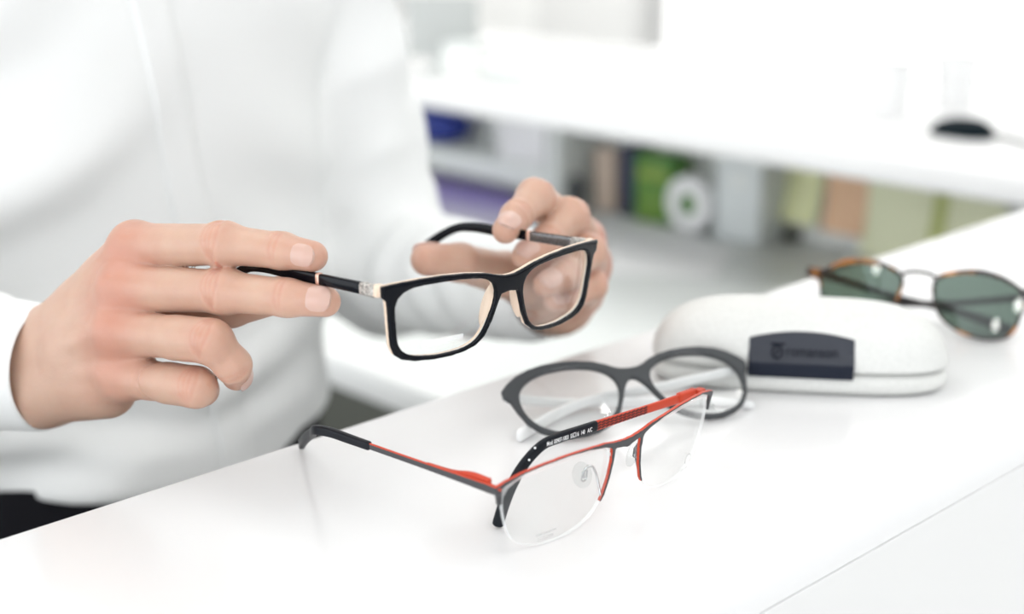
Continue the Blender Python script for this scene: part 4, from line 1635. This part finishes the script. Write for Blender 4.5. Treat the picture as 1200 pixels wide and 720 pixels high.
    sh = fast_mesh('shirt', V - T, Q, M['shirt'], r)
    # ---- placket: a stitched band standing a little off the shirt front
    ys = np.arange(f.n[1])
    V = []
    zz = np.arange(.93, 1.38, .008)
    us = np.array([-.0130, -.0130, -.0118, -.004, .004, .0108, .0120, .0120])
    lift = np.array([-.003, .0020, .0034, .0030, .0028, .0026, .0016, -.003])
    for z_ in zz:
        for u, l in zip(us, lift):
            x_ = .4438 + (1.2415 - z_) * .136 + u
            i, k_ = (x_ - f.lo[0]) / f.h, (z_ - f.lo[2]) / f.h
            i0, k0 = int(i), int(k_)
            a, b = i - i0, k_ - k0
            col = (d[i0, :, k0] * (1 - a) + d[i0 + 1, :, k0] * a) * (1 - b) + (d[i0, :, k0 + 1] * (1 - a) + d[i0 + 1, :, k0 + 1] * a) * b
            q = int(np.argmax(col < 0))
            yy = f.lo[1] + (q - 1 + col[q - 1] / (col[q - 1] - col[q] + 1e-9)) * f.h
            V.append(np.array([x_, yy - l, z_]) - T)
    m = len(us)
    Fc = [(a * m + i, a * m + i + 1, (a + 1) * m + i + 1, (a + 1) * m + i) for a in range(len(zz) - 1) for i in range(m - 1)]
    mesh('placket', V, Fc, M['shirt'], sh, sharp=50)
    # ---- cuffs: open stiff bands round the wrists
    for W_, E_, cen, ra, rb in ((W_R, E_R, at(53, 432, .697), .0300, .0265), (W_L, E_L, W_L + unit(E_L - W_L) * .012, .030, .027)):
        ax = unit(cen - E_)
        side = unit(np.cross(ax, np.array([0, 0, 1.])))
        upv = np.cross(side, ax)
        prof = [(-.062, 1.16), (-.05, 1.18), (-.002, 1.06), (0, 1.05), (.0006, 1.02), (-.002, .99), (-.035, 1.0), (-.05, .9)]
        n = 48
        V = []
        for s, q in prof:
            for i in range(n):
                a = 2 * math.pi * i / n
                w = 1 + .02 * math.sin(3 * a + 1)
                V.append(cen + ax * s + upv * math.sin(a) * ra * q * w + side * math.cos(a) * rb * q * w - T)
        Fc = [(a * n + i, a * n + (i + 1) % n, (a + 1) * n + (i + 1) % n, (a + 1) * n + i) for a in range(len(prof) - 1) for i in range(n)]
        mesh('cuff', V, Fc, M['shirt'], sh)
    # collar
    n = 40
    V = []
    for q, zz in ((.066, 1.405), (.064, 1.45), (.062, 1.452), (.070, 1.428), (.074, 1.41)):
        for i in range(n):
            a = 2 * math.pi * i / n
            V.append(np.array([CX + q * math.cos(a), CY - .010 + q * math.sin(a), zz - .022 * max(0, -math.sin(a))]) - T)
    Fc = [(a * n + i, a * n + (i + 1) % n, (a + 1) * n + (i + 1) % n, (a + 1) * n + i) for a in range(4) for i in range(n)]
    mesh('collar', V, Fc, M['shirt'], sh)
    # ---- trousers
    f = Field((CX - .22, .73, .05), (CX + .22, 1.06, .96), .0075)
    d = f.ball((CX, CY, .86), .1, (1.58, 1.10, 1.0))
    d = smin(d, f.cone((CX, CY, .93), (CX, CY, .88), .09, .10), .06)
    for s in (-1, 1):
        d = smin(d, f.cone((CX + s * .082, CY, .84), (CX + s * .09, CY - .012, .48), .092, .068), .03)
        d = smin(d, f.cone((CX + s * .09, CY - .012, .48), (CX + s * .09, CY + .01, .08), .068, .056), .03)
    w = ((np.abs(f.X - CX) / .152) ** 2.3 + (np.abs(f.Y - CY) / .101) ** 2.3) ** (1 / 2.3)
    d = smin(d, np.maximum((w - 1) * .11, np.abs(f.Z - .90) - .045).astype(np.float32), .03)
    V, Q = nets(d.astype(np.float32), f.lo, f.h)
    fast_mesh('trousers', relax(V, Q, 2) - T, Q, M['trouser'], r)
    n = 64
    V = []
    for q, zz in ((1.0, .913), (1.035, .914), (1.035, .945), (1.0, .946)):
        for i in range(n):
            a = 2 * math.pi * i / n
            c, s = math.cos(a), math.sin(a)
            V.append(np.array([CX + .157 * q * math.copysign(abs(c) ** (2 / 2.3), c), CY + .106 * q * math.copysign(abs(s) ** (2 / 2.3), s), zz]) - T)
    Fc = [(a * n + i, a * n + (i + 1) % n, ((a + 1) % 4) * n + (i + 1) % n, ((a + 1) % 4) * n + i) for a in range(4) for i in range(n)]
    mesh('belt', V, Fc, M['belt'], r, sharp=40)
    for s in (-1, 1):
        f = Field((CX + s * .09 - .06, .70, -.002), (CX + s * .09 + .06, 1.0, .13), .004)
        d = f.cone((CX + s * .09, .90, .045), (CX + s * .095, .765, .028), .042, .030)
        d = smin(d, f.cone((CX + s * .09, .905, .05), (CX + s * .09, .905, .10), .043, .045), .02)
        d = smax(d, (.001 - f.Z + 0 * f.X + 0 * f.Y).astype(np.float32), .004)
        V, Q = nets(d.astype(np.float32), f.lo, f.h)
        fast_mesh('shoe', V - T, Q, M['shoe'], r)


person()


# ================================================================== light
def lights():
    em = mat('lamp_diffuser', (1, 1, 1), .5, emit=((1, .99, .97), 5.6))
    dl = mat('downlight_lens', (1, 1, 1), .5, emit=((1, .98, .95), 60.0))
    fr = M['panel']
    for i, (x, y) in enumerate([(.2, -.9), (2.2, -.9), (4.2, -.9), (.2, 1.5), (2.2, 1.5), (4.2, 1.5), (.2, 3.8), (2.2, 3.8), (4.2, 3.8)]):
        r = thing('ceiling_light', 'square white ceiling light panel above the counter hall', 'ceiling light', (x, y, 2.75), 'square ceiling light panels')
        box('frame', (-.62, -.62, -.012), (.62, .62, -.0005), fr, r)
        box('diffuser', (-.59, -.59, -.0165), (.59, .59, -.0125), em, r, 0)
    def bounce(Rm, t, k, c, sag, px, py, side):
        cs = np.array(c) * MM
        o = Rm.T @ (CAM - t)
        d = Rm.T @ ray(px, py)
        s = (0 - o[1]) / d[1]
        for _ in range(8):
            p = o + d * s
            s = (k * p[0] ** 2 - sag - o[1]) / d[1]
        p = o + d * s
        g = [2 * k * p[0] + sag * 2 * (p[0] - side * cs[0]) / .0007, -1, sag * 2 * (p[2] - cs[1]) / .0007]
        nw, dw = Rm @ unit(g), unit(ray(px, py))
        return t + Rm @ p, dw - 2 * (dw @ nw) * nw
    gm = mat('glowing_opal_glass', (1, 1, 1), .5, emit=((1, .98, .95), 45.0))
    for (px, py, sd), lab in zip(((1027, 314, -1), (1167, 381, 1), (1193, 358, 1)), (
            'small glowing globe lamp hanging in the hall, first from the left',
            'small glowing globe lamp hanging in the hall, second from the left', 'small glowing globe lamp hanging in the hall, last from the left')):
        p, rf = bounce(*SUN, SUNG['c'], .0012, px, py, sd)
        q = p + rf * 2.6
        r = thing('pendant_lamp', lab, 'lamp', q, 'globe lamps in the hall')
        bm = bmesh.new()
        bmesh.ops.create_uvsphere(bm, u_segments=24, v_segments=16, radius=.075)
        from_bm('globe', bm, gm, r, smooth=True)
        tube('cord', [(0, 0, .04), (0, 0, 2.74 - q[2])], .003, M['steel'], r, n=3)
    Rm, t, k = np.array(GREYG['Rm']), np.array(GREYG['t']), GREYG['k']
    for (px, py), lab in zip(((806, 464), (868, 461)), ('round recessed ceiling downlight above the counter', 'second round recessed ceiling downlight above the counter')):
        p, rf = bounce(Rm, t, k, GREYG['c'], .0022, px, py, 1)
        q = p + rf * (2.735 - p[2]) / max(rf[2], .2)
        r = thing('downlight', lab, 'ceiling light', (q[0], q[1], 2.749), 'recessed downlights')
        bm = bmesh.new()
        bmesh.ops.create_cone(bm, cap_ends=True, radius1=.07, radius2=.07, depth=.012, segments=32, matrix=Matrix.Translation((0, 0, -.007)))
        from_bm('rim', bm, fr, r, smooth=True)
        bm = bmesh.new()
        bmesh.ops.create_cone(bm, cap_ends=True, radius1=.055, radius2=.055, depth=.004, segments=32, matrix=Matrix.Translation((0, 0, -.0155)))
        from_bm('lamp_glass', bm, dl, r, smooth=True)
    w = bpy.data.worlds.new('World')
    SC.world = w
    w.use_nodes = True
    nt = w.node_tree
    bg = nt.nodes['Background']
    bg.inputs[0].default_value = (.94, .97, 1.0, 1)
    tc = nt.nodes.new('ShaderNodeTexCoord')
    sx = nt.nodes.new('ShaderNodeSeparateXYZ')
    mr = nt.nodes.new('ShaderNodeMapRange')
    mr.interpolation_type = 'SMOOTHSTEP'
    mr.inputs['From Min'].default_value = .15
    mr.inputs['From Max'].default_value = -.95
    mr.inputs['To Min'].default_value = .9
    mr.inputs['To Max'].default_value = 4.8
    nt.links.new(tc.outputs['Generated'], sx.inputs[0])
    nt.links.new(sx.outputs['X'], mr.inputs['Value'])
    nt.links.new(mr.outputs['Result'], bg.inputs[1])


lights()

# ================================================================== camera
cd = bpy.data.cameras.new('camera')
cam = bpy.data.objects.new('camera', cd)
COL.objects.link(cam)
cd.sensor_width = 36
cd.sensor_fit = 'HORIZONTAL'
cd.lens = 36 * FPX / 1200
cd.clip_start = .02
cd.dof.use_dof = True
cd.dof.focus_distance = .615
cd.dof.aperture_fstop = 3.9
cam.matrix_world = Matrix(((RT[0], UP[0], -FW[0], CAM[0]), (RT[1], UP[1], -FW[1], CAM[1]), (RT[2], UP[2], -FW[2], CAM[2]), (0, 0, 0, 1)))
SC.camera = cam

SC.view_settings.view_transform = 'Standard'
SC.view_settings.look = 'None'
SC.view_settings.gamma = 1
SC.view_settings.use_curve_mapping = False
SC.view_settings.exposure = -0.88
SC.cycles.use_denoising = True
SC.cycles.max_bounces = 10
SC.cycles.transparent_max_bounces = 16
